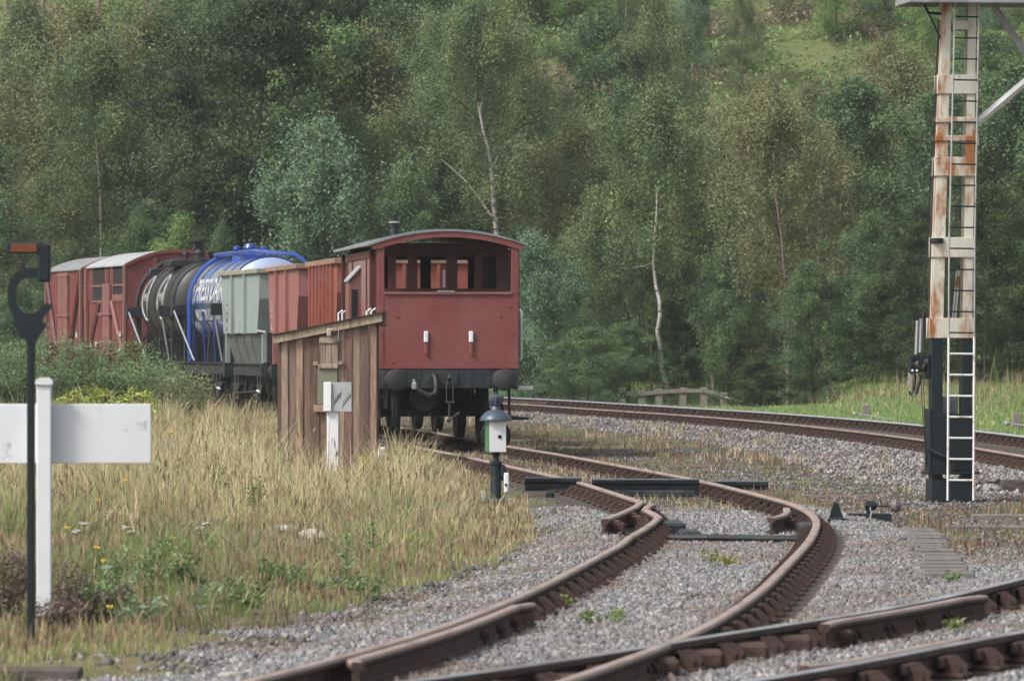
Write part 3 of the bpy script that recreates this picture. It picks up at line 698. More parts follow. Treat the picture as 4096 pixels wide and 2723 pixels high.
def subdivide(V, Fs, it=1):
    import bmesh
    bm = bmesh.new(); vv = [bm.verts.new(v) for v in V]
    for f in Fs:
        try: bm.faces.new([vv[i] for i in f])
        except Exception: pass
    bmesh.ops.triangulate(bm, faces=bm.faces)
    for k in range(it):
        es = [e for e in bm.edges if e.calc_length() > .12]
        if es: bmesh.ops.subdivide_edges(bm, edges=es, cuts=1)
        bmesh.ops.triangulate(bm, faces=bm.faces)
    bm.verts.index_update()
    V2 = [tuple(v.co) for v in bm.verts]; F2 = [tuple(v.index for v in f.verts) for f in bm.faces]; bm.free(); return V2, F2
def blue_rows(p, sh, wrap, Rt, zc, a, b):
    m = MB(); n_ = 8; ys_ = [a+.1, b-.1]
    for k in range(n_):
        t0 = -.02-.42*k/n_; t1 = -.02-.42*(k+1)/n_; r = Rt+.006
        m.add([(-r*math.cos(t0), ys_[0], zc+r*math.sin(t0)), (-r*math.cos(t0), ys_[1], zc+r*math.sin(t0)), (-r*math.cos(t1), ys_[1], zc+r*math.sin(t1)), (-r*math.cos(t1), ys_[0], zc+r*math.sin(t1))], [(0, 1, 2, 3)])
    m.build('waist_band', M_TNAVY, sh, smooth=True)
    for (txt, size, th) in (('EXPRESS DAIRY', .70, .26), ('MILK FOR LONDON', .34, -.30)):
        V, Fs = subdivide(*text_mesh(txt, size, .012), 3); m = MB(); m.add(wrap(V, (a+b)/2, th, Rt+.018), Fs); m.build('lettering', M_LETTER, sh)
def black_rows(p, sh, wrap, Rt, zc, a, b):
    for yc in (b-.6, b-3.0):
        m = MB(); pts = []
        for k in range(33):
            t_ = 2*PI*k/32; ax = .42*math.sin(t_); bz = .62*math.cos(t_)*(1 if math.cos(t_) > 0 else .8)
            th = .12+bz/Rt; pts.append((-(Rt+.012)*math.cos(th), yc-ax, zc+(Rt+.012)*math.sin(th)))
        m.tube(pts, .018, 5); m.build('ring_emblem', M_LETTER, sh)
        V, Fs = subdivide(*text_mesh('MMB', .27, -.002), 2); m = MB(); m.add(wrap(V, yc, .16, Rt+.016), Fs); m.build('lettering', M_LETTER, sh)
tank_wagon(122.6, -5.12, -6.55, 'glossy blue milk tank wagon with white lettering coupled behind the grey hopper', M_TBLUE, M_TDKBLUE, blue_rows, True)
tank_wagon(129.9, -6.72, -8.05, 'grimy black milk tank wagon with white ring emblems beside the windowed red van', M_TBLACK, M_BLACK, black_rows, False)

# ---- covered vans
def van(y0, x0, x1, label, roofm, openings, sc_=1.):
    L = 5.6; p = empty('covered_van', (x0, y0, 0), math.atan2(-(x1-x0), L), label, 'covered van', 'red covered vans at the head of the train')
    hw = 1.24; zf, ze, zcst = 1.17, 3.50, 3.86
    running_gear(p, L, 1.2, 1.2, 4.4)
    n_ = 20; top = arch(hw, ze, zcst-.03, n_)
    for yb, s in ((0, -1), (L, 1)):
        m = MB(); yc = 0 if s < 0 else L-.05
        for i in range(n_): m.prism([(top[i][0], zf), (top[i+1][0], zf), top[i+1], top[i]], yc, yc+.05)
        for x in (-.55, .55): m.bbox(x-.05, x+.05, min(yb, yb+s*.06), max(yb, yb+s*.06), zf, ze+.16, .008)
        m.prism([(-hw, zf), (-hw+.16, zf), (-.62, 2.2), (-.75, 2.3)], min(yb, yb+s*.03), max(yb, yb+s*.03)); m.prism([(hw, zf), (hw-.16, zf), (.62, 2.2), (.75, 2.3)], min(yb, yb+s*.03), max(yb, yb+s*.03))
        m.build('end_wall', M_VANRED, p)
    for s in (-1, 1):
        m = MB(); x0_, x1_ = (hw-.05, hw) if s > 0 else (-hw, -hw+.05)
        def wall(y0_, y1_, z0_, z1_):
            k = max(1, int((y1_-y0_)/.14)); st = (y1_-y0_)/k
            for q in range(k): m.box(x0_-(s < 0)*.012*(q % 2), x1_+(s > 0)*.012*(q % 2), y0_+q*st+.004, y0_+(q+1)*st-.004, z0_, z1_)
            m.box(x0_+.008, x1_-.008, y0_, y1_, z0_+.003, z1_-.003)
        if openings:
            wall(.051, L-.051, zf, 2.62)
            for (a, b) in ((.051, .30), (2.0, 2.32), (2.7, 3.05), (4.9, L-.051)): wall(a, b, 2.62, ze-.02)
            sw = m.build('side_wall', M_VANRED, p)
            m = MB()
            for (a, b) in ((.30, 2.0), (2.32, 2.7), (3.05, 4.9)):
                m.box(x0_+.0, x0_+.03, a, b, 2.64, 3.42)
            m.build('opening_shade_sheet', M_DARKIN, sw)  # near-black sheets across the openings stand in for the shade inside
            m = MB()
            for (a, b) in ((.30, 2.0), (3.05, 4.9)):
                m.bbox(s*hw-.03, s*hw+.03, a, b, 2.98, 3.03, .005); m.bbox(s*hw-.035, s*hw+.035, a, b, 2.60, 2.65, .005)
            m.bbox(s*hw-.045, s*hw+.045, .45, 1.9, 2.63, 2.78, .005)
            m.build('opening_bar', M_VANPALE, sw)
        else:
            wall(.051, L-.051, zf, ze-.02); sw = m.build('side_wall', M_VANRED, p)
        m = MB(); q = s*(hw+.045)
        if openings: m.bbox(q-.035, q+.035, 2.15, 3.1, zf+.1, 3.05, .01)
        else:
            m.bbox(q-.035, q+.035, 2.1, 2.75, zf, 3.42, .01); m.bbox(q-.035, q+.035, 2.85, 3.5, zf, 3.42, .01); m.bbox(q-.05, q+.05, 2.0, 3.6, 3.3, 3.4, .01)
        for z in (1.6, 2.3): m.bbox(q-.06, q+.06, 2.0, 3.6, z-.04, z+.04, .01)
        m.build('door', M_VANPALE, p)
        for (a, b) in ((.12, 1.9), (L-.12, 3.7)):
            m = MB()
            for zz0, zz1 in (((zf, 2.6) if openings else (zf, 3.4)),):
                m.tube([(q, a if openings else b, zz0), (q, b if openings else a, zz1)], .055, 4)
            m.build('diagonal_brace', M_DKRED if not openings else M_VANPALE, p)
        for y in (.06, L-.06): MB().bbox(q-.045, q+.03, y-.07, y+.07, zf, ze-.02, .008).build('corner_post', M_VANPALE, p)
    m = MB(); T = arch(hw+.06, ze+.0, zcst, n_); B = arch(hw+.06, ze-.035, zcst-.04, n_)
    for i in range(n_): m.prism([T[i], T[i+1], B[i+1], B[i]], .0, L)
    m.build('roof', roofm, p)
    m = MB(); T = arch(hw+.065, ze+.012, zcst+.012, n_); B = arch(hw+.065, ze-.07, zcst-.075, n_)
    for i in range(n_): m.prism([T[i], T[i+1], B[i+1], B[i]], -.05, -.002)
    m.build('roof_edge', M_VANRED, p); m = MB()
    for i in range(n_): m.prism([T[i], T[i+1], B[i+1], B[i]], L+.002, L+.05)
    m.build('roof_edge', M_VANRED, p)
    if not openings:
        m = MB()
        for k in range(9):
            z = 2.45+k*.115; m.prism([(-.10, z), (-.0, z+.05), (0, z+.08), (-.02, z+.08)], -hw+.0, -hw+.5, 'yz')
        m.build('louvre_vent', M_VANPALE, p)
    for (y, z) in ((.5, 1.75), (.55, 1.4), (3.9, 1.5), (4.7, 1.45)): MB().box(-hw-.075, -hw-.068, y, y+.22, z, z+.12).build('white_marking', M_LETTER, p)
    return p
van(137.6, -8.15, -9.55, 'red cattle van with pale roof and dark window openings', M_ROOFL, True)
van(145.9, -9.85, -11.25, 'red covered van with dull grey roof and louvred end at the head of the train', M_ROOFG, False)

# ------------------------------------------------------------------ signal post
def local(y, uc, rz=0, z0=None):
    k = F/y; x0 = (uc-U0)/k; zb = gh(x0, y) if z0 is None else z0
    return k, x0, zb, (lambda u: (u-uc)/k), (lambda v: CH-(v-V0)/k-zb)
k, x0, zb, X_, Z_ = local(67.0, 950)
sg = empty('signal_post', (x0, 67, zb), R(6), 'tall rust streaked white signal post with ladder on a black base', 'signal post')
def leg(m, ul0, ur0, v0, ul1, ur1, v1, y0, y1): m.prism([(X_(ul0), Z_(v0)), (X_(ur0), Z_(v0)), (X_(ur1), Z_(v1)), (X_(ul1), Z_(v1))], y0, y1)
for a in ((930, 941, 338, 942.6, 951, -40), (961, 970.5, 338, 968, 975.5, -40)):
    m = MB(); ul0, ur0, v0, ul1, ur1, v1 = a
    leg(m, ul0, ur0, v0, ul1, ur1, v1, -.11, -.095)
    o_ = (ul0, ul0+1.1, v0, ul1, ul1+1.1, v1) if ul0 < 950 else (ur0-1.1, ur0, v0, ur1-1.1, ur1, v1)
    leg(m, *o_[:2], v0, *o_[3:5], v1, -.094, .094); leg(m, ul0, ur0, v0, ul1, ur1, v1, .095, .11)
    m.build('upright', M_CREAMRUST, sg)
taper = lambda v: ((930+(338-v)*.0335)-1.6, (970.8+(338-v)*.0125)+.8)
for (v0, v1) in ((21, 30), (75, 94), (117, 122.5), (135.5, 141), (157, 176), (237, 257), (317.5, 337.6)):
    l, r = taper((v0+v1)/2)
    if v0 == 21: l, r = 951, 968; MB().bbox(X_(l), X_(r), .111, .128, Z_(v1), Z_(v0), .004).build('tie_plate', M_CREAMRUST, sg)
    m = MB(); m.bbox(X_(l), X_(r), -.128, -.111, Z_(v1), Z_(v0), .004)
    if v0 != 21: m.bbox(X_(l), X_(r), .111, .128, Z_(v1), Z_(v0), .004)
    if v0 != 21: m.bbox(X_(l)-.012, X_(l)+.001, -.127, .127, Z_(v1), Z_(v0), .003); m.bbox(X_(r)-.001, X_(r)+.012, -.127, .127, Z_(v1), Z_(v0), .003)
    m.build('tie_plate', M_CREAMRUST, sg)
for (a, b) in ((929.7, 941), (960.8, 970.6)):
    m = MB(); m.bbox(X_(a), X_(b), -.11, .11, Z_(495)-.25, Z_(338), .006); m.build('lower_upright', M_POLE, sg)
m = MB(); m.bbox(X_(927), X_(972), -.16, .15, Z_(471), Z_(413), .01); m.bbox(X_(926.5), X_(929), -.17, .16, Z_(473), Z_(408), .006); m.bbox(X_(969.5), X_(972.5), -.17, .16, Z_(473), Z_(408), .006)
m.build('weight_casing', M_POLE, sg)
for (uu, vv) in ((934, 446), (938.5, 446.5), (941, 460), (936.5, 469), (933.6, 469.4)):
    pass
m = MB(); m.bbox(X_(924), X_(976), -.22, .2, Z_(473.5), Z_(470.5), .004); m.build('base_plate', M_POLE, sg)
m = MB(); m.bbox(X_(928), X_(971.5), -.19, .19, Z_(497)-.1, Z_(478), .01); m.build('foot_casing', M_POLE, sg)
m = MB(); m.tube([(X_(925), -.19, Z_(448)), (X_(934), -.2, Z_(453)), (X_(951), -.2, Z_(459))], .028, 6); m.prism([(X_(943), Z_(473)), (X_(948), Z_(473)), (X_(957), Z_(458)), (X_(949), Z_(458))], -.2, -.17); m.build('crank_lever', M_SLATE, sg)
m = MB(); m.bbox(X_(937), X_(960), .13, .40, Z_(414), Z_(396), .01); m.build('relay_box', M_GREY, sg)
m = MB(); m.bbox(X_(943), X_(959.5), .10, .128, Z_(413), Z_(398), .01); m.build('relay_door', M_GREY, sg)
# mechanism at the side
m = MB(); m.bbox(X_(908), X_(929), -.05, .05, Z_(359), Z_(355), .006); m.bbox(X_(924), X_(930), -.05, .05, Z_(378), Z_(355), .01); m.bbox(X_(908.5), X_(912), -.06, .06, Z_(373), Z_(357), .008)
m.tube([(X_(925), 0, Z_(376)), (X_(930), 0, Z_(372))], .03, 6)
pm = m.build('pulley_frame', M_POLE, sg)
for (uu, vv) in ((913.5, 365), (919.5, 366), (923, 362)):
    m = MB(); m.lathe([(.02, -.05), (.075, -.045), (.06, 0), (.075, .045), (.02, .05)], 'x', (X_(uu), 0, Z_(vv)), 14); m.build('pulley', M_BLACK, pm)
for (uu, vv) in ((910.8, 370), (915.3, 370)):
    m = MB(); m.lathe([(.016, -.08), (.014, -.095), (.001, -.1)], 'y', (X_(uu), 0, Z_(vv)), 8); m.build('white_pin', M_WHITE, pm)  # small pin heads in plain white
m = MB(); m.tube([(X_(914.5), 0, Z_(370)), (X_(913.5), 0, Z_(388)), (X_(909.5), 0, Z_(394)), (X_(908.8), 0, Z_(391))], .02, 6); m.build('hook', M_POLE, pm)
m = MB(); m.tube([(X_(911.5), 0, Z_(372)), (X_(911), 0, Z_(386))], .045, 8); m.build('counterweight', M_WOODG, pm)
m = MB(); m.tube([(X_(921), 0, Z_(374)), (X_(916.8), 0, Z_(390)), (X_(915.5), 0, Z_(394))], .018, 6); m.build('hook', M_POLE, pm)
for (a, b) in (((917, 320), (915.6, 354)), ((920.8, 318), (919.6, 352))):
    m = MB(); m.tube([(X_(a[0]), 0, Z_(a[1])), (X_(b[0]), 0, Z_(b[1]))], .020, 6); m.build('wire_adjuster', M_GREY, sg)
for pts in (((917, 320), (921, 290), (926, 240), (938, 20)), ((920.8, 318), (923, 290), (927, 240), (939, 20)), ((920, 380), (923, 430), (926, 466)), ((922, 374), (924.2, 430), (926.5, 466)), ((927.6, 337), (930, 240), (938.6, 20))):
    m = MB(); m.tube([(X_(u), -.03, Z_(v)) for u, v in pts], .005 if pts[0][0] < 927 else .012, 5); m.build('signal_wire', M_POLE if pts[0][0] < 927 else M_RUST, sg)
for pts in (((958, 268), (953.5, 318)), ((960.3, 270), (956.3, 318))):
    m = MB(); m.tube([(X_(u), .05, Z_(v)) for u, v in pts], .012, 6); m.build('pull_rod', M_LADDERW, sg)
m = MB(); m.lathe([(.075, 0), (.085, .01), (.085, .05), (.075, .06)], 'z', (X_(935), -.10, Z_(243)), 12); m.build('clamp', M_BLACK, sg)
m = MB(); m.tube([(X_(975.5), 0, Z_(145)), (X_(975.5), 0, Z_(124)), (X_(1030), .05, Z_(79)), (X_(1118), .1, Z_(7))], [.048]*4, 4); m.build('bracket_arm', M_LADDERW, sg)
m = MB(); m.tube([(X_(990), 0, Z_(0)), (X_(1024), .0, Z_(48)), (X_(1037), 0, Z_(66))], .045, 4); m.build('brace', M_GREY, sg)
m = MB(); m.bbox(X_(901), X_(1130), -.45, -.38, Z_(5), Z_(-9), .01); m.bbox(X_(901), X_(1130), .38, .45, Z_(5), Z_(-9), .01); m.bbox(X_(901), X_(904), -.38, .38, Z_(5), Z_(-9), .01); m.build('landing_beam', M_GREY, sg)
m = MB()
for i in range(16): m.bbox(X_(903)+i*.16, X_(903)+i*.16+.14, -.379, .379, Z_(-9), Z_(-11), .004)
m.build('landing_deck', M_WOODG, sg)
m = MB(); m.tube([(X_(923.5), -.05, Z_(5)), (X_(927), -.05, Z_(13)), (X_(940), -.05, Z_(14))], .02, 6); m.tube([(X_(926), 0, Z_(8)), (X_(941), 0, Z_(40))], .012, 6); m.build('wire_guide', M_BLACK, sg)
ld = [((951, -12), (944.6, 240), (943, 498)), ((975, -12), (970.4, 240), (969, 498))]
for pts in ld:
    lx = lambda v: np.interp(v, [p[1] for p in pts], [p[0] for p in pts])
    m = MB(); m.bbox
    vs_ = [-12, 120, 240, 337]; m.tube([(X_(lx(v)), -.30, Z_(v)) for v in vs_], .0125, 6); m.build('ladder_stile', M_POLE, sg)
    vs_ = [337, 420, 499]; m.tube([(X_(lx(v)), -.30, Z_(v)) for v in vs_], .015, 6); m.build('ladder_stile', M_LADDERW, sg)
v = 478.8
while v > -10:
    a = np.interp(v, [-12, 240, 498], [951, 944.6, 943]); b = np.interp(v, [-12, 240, 498], [975, 970.4, 969])
    m = MB(); m.tube([(X_(a), -.30, Z_(v)), (X_(b), -.30, Z_(v+.3))], .011 if v < 337 else .014, 6); m.build('ladder_rung', M_POLE if v < 337 else M_LADDERW, sg)
    v -= 20.95

# ------------------------------------------------------------------ plank hut
YH = 79.6; k, x0, zb, X_, Z_ = local(YH, 328)
ht = empty('plank_hut', (x0, YH, zb), 0, 'small weathered plank hut with sloping roof beside the red guard van', 'hut')
cx_ = lambda c: (1000+.5102*c)/4; cv_ = lambda c: (850+.5102*c)/4
topv = lambda u: 341-(u-274)*.195
D = 1.5
def colr(r, g, b): m_ = (r+g+b)/3; return lin(*(min(255, (c*.88+m_*.12)*1.10) for c in (r, g, b)))
planks = [(215, 246, (92, 72, 62)), (246, 300, (150, 128, 112)), (300, 362, (124, 102, 91)), (362, 415, (156, 130, 108)), (415, 472, (118, 93, 80)), (472, 545, (98, 74, 66)), (545, 640, (120, 96, 80)), (640, 692, (132, 100, 86)), (692, 738, (152, 130, 114)), (738, 800, (112, 86, 76)), (800, 860, (142, 119, 104)), (860, 932, (104, 82, 72)), (932, 992, (142, 116, 100))]
m = MB()
for i, (a, b, c) in enumerate(planks):
    ua, ub = cx_(a), cx_(b); m.col = colr(*c); y0 = -.02 if i % 2 else -.004
    m.prism([(X_(ua)+.002, -.15), (X_(ub)-.002, -.15), (X_(ub)-.002, Z_(topv(ub))), (X_(ua)+.002, Z_(topv(ua)))], y0, y0+.03)
ul, ur = cx_(215), cx_(992)
m.build('front_wall', M_HUT, ht)
m = MB()
for q in range(10):
    m.col = colr(*random.choice([(110, 84, 72), (92, 68, 58), (125, 100, 86)])); ya = .03+q*D/10
    m.box(X_(ur)-.03, X_(ur)-.003*(q % 2), ya, ya+D/10-.004, -.15, Z_(topv(ur))-.01)
m.build('side_wall', M_HUT, ht)
m = MB()
for q in range(10):
    m.col = colr(*random.choice([(110, 84, 72), (92, 68, 58), (125, 100, 86)])); ya = .03+q*D/10
    m.box(X_(ul)+.003*(q % 2), X_(ul)+.03, ya, ya+D/10-.004, -.15, Z_(topv(ul))-.01)
m.build('side_wall', M_HUT, ht)
m = MB(); m.col = colr(105, 80, 68); m.box(X_(ul)+.03, X_(ur)-.03, D, D+.03, -.15, Z_(topv(ul))); m.build('rear_wall', M_HUT, ht)
m = MB(); m.col = colr(158, 140, 118)
m.prism([(X_(273.7), Z_(343)), (X_(273.7), Z_(335.5)), (X_(382.5), Z_(312.9)), (X_(382.5), Z_(321))], -.09, -.05); m.build('barge_board', M_HUT, ht)
m = MB(); m.prism([(X_(272.5), Z_(335.2)), (X_(272.5), Z_(333.9)), (X_(384.5), Z_(311)), (X_(384.5), Z_(312.5))], -.12, D+.1); m.build('roof', M_BLKDUSTY, ht)
m = MB(); m.col = colr(92, 78, 66); m.bbox(X_(378), X_(384), -.04, D+.06, Z_(325.5), Z_(313.5), .006); m.build('eaves_board', M_HUT, ht)
m = MB(); m.col = colr(140, 122, 106)
for (a, b) in ((547, 592), (594, 640), (642, 690)): m.bbox(X_(cx_(a)), X_(cx_(b)), -.055, -.03, Z_(cv_(1190)), Z_(cv_(965)), .004)
m.col = colr(156, 138, 120); m.bbox(X_(cx_(545)), X_(cx_(685)), -.075, -.056, Z_(cv_(1020)), Z_(cv_(980)), .004); m.bbox(X_(cx_(535)), X_(cx_(692)), -.085, -.056, Z_(cv_(1217)), Z_(cv_(1184)), .004)
hh = m.build('hatch', M_HUT, ht)
m = MB(); m.col = colr(150, 130, 112); m.bbox(X_(cx_(498)), X_(cx_(534)), -.06, -.022, Z_(cv_(1195)), Z_(cv_(1165)), .004); m.build('hatch_runner', M_HUT, ht)
m = MB(); m.col = colr(150, 130, 112); m.bbox(X_(cx_(693)), X_(cx_(727)), -.06, -.022, Z_(cv_(1190)), Z_(cv_(1162)), .004); m.build('hatch_runner', M_HUT, ht)
m = MB(); m.bbox(X_(cx_(532)), X_(cx_(686)), -.05, -.03, Z_(cv_(1500)), Z_(cv_(1218)), .004); m.build('hatch_panel', M_HUTWIN, ht)
m = MB(); m.col = colr(150, 126, 106); m.bbox(X_(cx_(500)), X_(cx_(600)), -.08, -.04, Z_(cv_(1560)), Z_(cv_(1505)), .006); m.build('sill', M_HUT, ht)
m = MB(); m.bbox(X_(cx_(605)), X_(cx_(640)), -.14, -.095, Z_(cv_(968)), Z_(cv_(905)), .012); m.tube([(X_(cx_(620)), -.12, Z_(cv_(920))), (X_(cx_(655)), -.13, Z_(cv_(912)))], .018, 6); m.build('latch_block', M_CONC, ht)

# ------------------------------------------------------------------ white signs, lamp, hooks
k, x0, zb, X_, Z_ = local(75.7, 334)
t = empty('gradient_post', (x0, 75.7, zb), 0, 'short white post with twin slanted line plates in front of the plank hut', 'lineside post')
m = MB(); m.bbox(X_(327), X_(338.8), -.07, .07, -.2, Z_(410.2), .008); m.build('post', M_WHITE, t)
m = MB(); m.bbox(X_(324), X_(331.6), -.13, .13, Z_(410.7), Z_(381.6), .006); m.build('end_block', M_ENAMEL, t)
M_PLATE = mat('shaded_white_plate', (.44, .455, .47), .5, .06, 3, dirt=(.33, .34, .34), dscale=2)  # white plates coloured grey, their shaded side put into the paint
pl = MB(); pl.bbox(X_(331.7), X_(341.6), -.10, -.06, Z_(410.7), Z_(381.8), .003); pl = pl.build('plate', M_PLATE, t)
p2 = MB(); p2.bbox(X_(341.7), X_(351.8), -.105, -.065, Z_(411), Z_(381.6), .003); p2 = p2.build('plate', M_PLATE, t)
for pr, (ua, va, ub, vb_) in ((pl, (333, 403.5, 340.9, 392.5)), (p2, (341.9, 405.7, 350.5, 394))):
    m = MB(); m.prism([(X_(ua), Z_(va+.9)), (X_(ua+.5), Z_(va)), (X_(ub+.3), Z_(vb_)), (X_(ub), Z_(vb_+1.2))], -.112, -.101 if pr is pl else -.106); m.build('slanted_line', M_BLACK, pr)
    for i in range(5):
        uu = ua+1+i*1.55; vv = va-4.5-i*1.9
        m = MB(); m.prism([(X_(uu), Z_(vv+1.4)), (X_(uu+.35), Z_(vv+1.2)), (X_(uu+.45), Z_(vv-1.0)), (X_(uu+.1), Z_(vv-.9))], -.111, -.1005 if pr is pl else -.1055); m.build('painted_mark', M_GREY, pr)
k, x0, zb, X_, Z_ = local(77, 382)
t = tag(MB().bbox(-.055, .055, -.05, .05, -.15, Z_(446.5), .02).build('marker_post', M_OLDWHITE), 'short white stub post at the foot of the plank hut', 'post'); t.location = (x0, 77, zb)

# white board sign
k, x0, zb, X_, Z_ = local(36.2, 44)
t = empty('white_sign', (x0, 36.2, zb), R(2), 'blank white board on a white square post standing in the long grass', 'sign board')
m = MB(); m.bbox(X_(37), X_(51.5), -.06, .05, Z_(615), Z_(383), .006); m.build('post', M_OLDWHITE, t)
m = MB(); m.prism([(X_(35.4), Z_(384)), (X_(35.4), Z_(380)), (X_(40), Z_(377)), (X_(49), Z_(377)), (X_(52.8), Z_(380)), (X_(52.8), Z_(384))], -.075, .065); m.build('post_cap', M_OLDWHITE, t)
m = MB(); m.bbox(X_(-60), X_(150.6), .052, .078, Z_(463), Z_(403.5), .004); m.build('board', M_OLDWHITE, t)
m = MB(); m.bbox(X_(37.6), X_(51), -.055, .045, -.2, Z_(615), .006); m.build('rotten_foot', M_SLEEP, t)
# dark pole with hook
k, x0, zb, X_, Z_ = local(34.6, 31)
t = empty('hook_pole', (x0, 34.6, zb), 0, 'tall dark pole topped by an open C shaped hook with a rust orange plate', 'pole')
m = MB(); m.bbox(X_(27.2), X_(34.8), -.03, .03, -.2, Z_(330), .008); m.build('pole', M_POLE, t)
q4 = lambda a, b: ((a*1.163)/4, (900+b*1.163)/4)
def arc(cx, cy, r, a0, a1, n): return [(cx+r*math.cos(R(a0+(a1-a0)*i/n)), cy+r*math.sin(R(a0+(a1-a0)*i/n))) for i in range(n+1)]
def fix(pl_): return [(X_(a*.0733), Z_((940+b*.2933)/4)) for a, b in pl_]
import bmesh
def prism_tri(poly, y0, y1, name, mt, par):
    bm = bmesh.new(); vs = [bm.verts.new((a, y0, b)) for a, b in poly]; f = bm.faces.new(vs)
    r_ = bmesh.ops.extrude_face_region(bm, geom=[f]); ev = [g for g in r_['geom'] if isinstance(g, bmesh.types.BMVert)]
    bmesh.ops.translate(bm, verts=ev, vec=(0, y1-y0, 0)); bmesh.ops.triangulate(bm, faces=bm.faces); bmesh.ops.recalc_face_normals(bm, faces=bm.faces)
    me = bpy.data.meshes.new(name); bm.to_mesh(me); bm.free(); me.materials.append(mt); return link(name, me, par)
ringp = [(600, 450), (420, 440), (320, 452), (240, 490), (180, 545), (138, 620), (116, 700), (110, 800), (116, 910), (135, 1000), (165, 1060), (192, 1095), (196, 1225), (240, 1280), (280, 1370), (362, 1425), (366, 1480), (478, 1480), (520, 1400), (570, 1320), (628, 1250), (630, 1185), (548, 1180), (590, 1130), (660, 1045), (705, 980), (715, 935), (600, 935), (545, 1008), (520, 1035), (470, 1060), (420, 1068), (360, 1060), (305, 1030), (262, 975), (236, 900), (225, 800), (228, 720), (250, 665), (290, 615), (345, 590), (440, 575), (600, 600)]
prism_tri(fix(ringp), -.035, .035, 'hook', M_POLE, t)
m = MB(); m.bbox(X_(520*.0733), X_(690*.0733), -.045, .045, Z_((940+640*.2933)/4), Z_((940+112*.2933)/4), .012); m.build('hook_block', M_POLE, t)
m = MB(); m.bbox(X_(q4(24, 0)[0]), X_(q4(150, 0)[0]), -.04, .04, Z_(q4(0, 97)[1]), Z_(q4(0, 57)[1]), .008); ar_ = m.build('top_arm', M_POLE, t)
m = MB(); m.bbox(X_(q4(40, 0)[0]), X_(q4(130, 0)[0]), -.05, -.041, Z_(q4(0, 93)[1]), Z_(q4(0, 63)[1]), .003); m.build('rusty_plate', M_AMBER, ar_)

# points indicator lamp
YL = 66.0; k, x0, zb, X_, Z_ = local(YL, 495.8)
t = empty('points_lamp', (x0, YL, zb), 0, 'points indicator lamp with white face and domed blue grey top on a black pedestal', 'indicator lamp')
m = MB(); m.lathe([(.07, -.15), (.075, .02), (.065, .05), (.06, Z_(465)), (.075, Z_(464)), (.075, Z_(461)), (.045, Z_(460)), (.035, Z_(457)), (.045, Z_(453)), (.06, Z_(451.5))], 'z', (0, 0, 0), 18)
m.bbox(.05, .115, -.05, .05, Z_(480), Z_(464), .02); m.build('pedestal', M_POLE, t, smooth=True)
body = empty('lamp_body', (0, 0, 0), R(13)); body.parent = t
m = MB(); a = .101; zb0, zb1 = Z_(451.6), Z_(418); m.bbox(-a, a, -a, a, zb0, zb1, .006); m.build('lamp_case', M_BLACK, t).rotation_euler = (0, 0, R(13))
bpy.data.objects.remove(body)
def rot13(o): o.rotation_euler = (0, 0, R(13)); return o
m = MB(); m.bbox(-a+.002, a-.002, -a-.006, -a+.003, zb0+.004, zb1-.004, .002); fp = rot13(m.build('white_face', M_ENAMEL, t))
m = MB(); m.bbox(-a-.007, -a+.001, -a+.002, a-.002, zb0+.004, zb1-.004, .002); rot13(m.build('green_face', M_GREEN, t))
m = MB(); m.lathe([(.024, -a-.007), (.022, -a-.014), (.001, -a-.016)], 'y', (.022, 0, Z_(436)), 14); rot13(m.build('lens', M_POLE, t))
m = MB(); m.lathe([(.001, .10), (.172, .10), (.178, .106), (.172, .112), (.001, .112)], 'y', (0, 0, Z_(435)), 30); m.build('target_disc', M_POLE, t)
m = MB(); m.lathe([(.10, Z_(420.4)), (.188, Z_(420.2)), (.19, Z_(419.3)), (.17, Z_(416)), (.12, Z_(411.5)), (.06, Z_(409.4)), (.05, Z_(406)), (.04, Z_(405))], 'z', (0, 0, 0), 26); m.build('lamp_hood', M_LAMPTOP, t, smooth=True)
m = MB(); m.lathe([(.04, Z_(406)), (.062, Z_(404)), (.066, Z_(401.5)), (.06, Z_(401)), (.075, Z_(400)), (.08, Z_(396.5)), (.06, Z_(395)), (.03, Z_(393.6)), (.001, Z_(393))], 'z', (0, 0, 0), 16)
for j in range(8): 
    an = 2*PI*j/8; m.bbox(.072*math.cos(an)-.009, .072*math.cos(an)+.009, .072*math.sin(an)-.009, .072*math.sin(an)+.009, Z_(404), Z_(396), .003)
m.tube([(-.03, 0, Z_(394)), (-.03, 0, Z_(392.2)), (.03, 0, Z_(392.2)), (.03, 0, Z_(394))], .008, 6); m.build('lamp_chimney', M_LAMPTOP, t, smooth=True)
m = MB(); m.bbox(X_(503.9), X_(509), -.09, -.055, Z_(492), Z_(472), .012); lv = m.build('white_weight', M_WHITE, t)
m = MB(); m.lathe([(.018, -.091), (.012, -.10)], 'y', (X_(506), 0, Z_(484)), 10); m.build('pivot', M_BLACK, lv)
m = MB(); m.bbox(-.2, .16, -.15, .15, -.08, .045, .02); m.build('timber_base', M_SLEEP, t)
m = MB(); m.tube([(.12, -.1, .03), (.45, -.3, -.02), (.62, -.35, -.01)], .03, 6); m.bbox(.58, .68, -.42, -.3, -.05, .14, .02); m.build('crank', M_POLE, t)
o = MB().bbox(-.025, .025, -.02, .02, -.15, .16, .004).build('marker_stake', M_CONC); o.location = (px(483.5, 500, 65.2).x, 65.2, zb); tag(o, 'small pale stake at the foot of the points indicator lamp', 'stake')

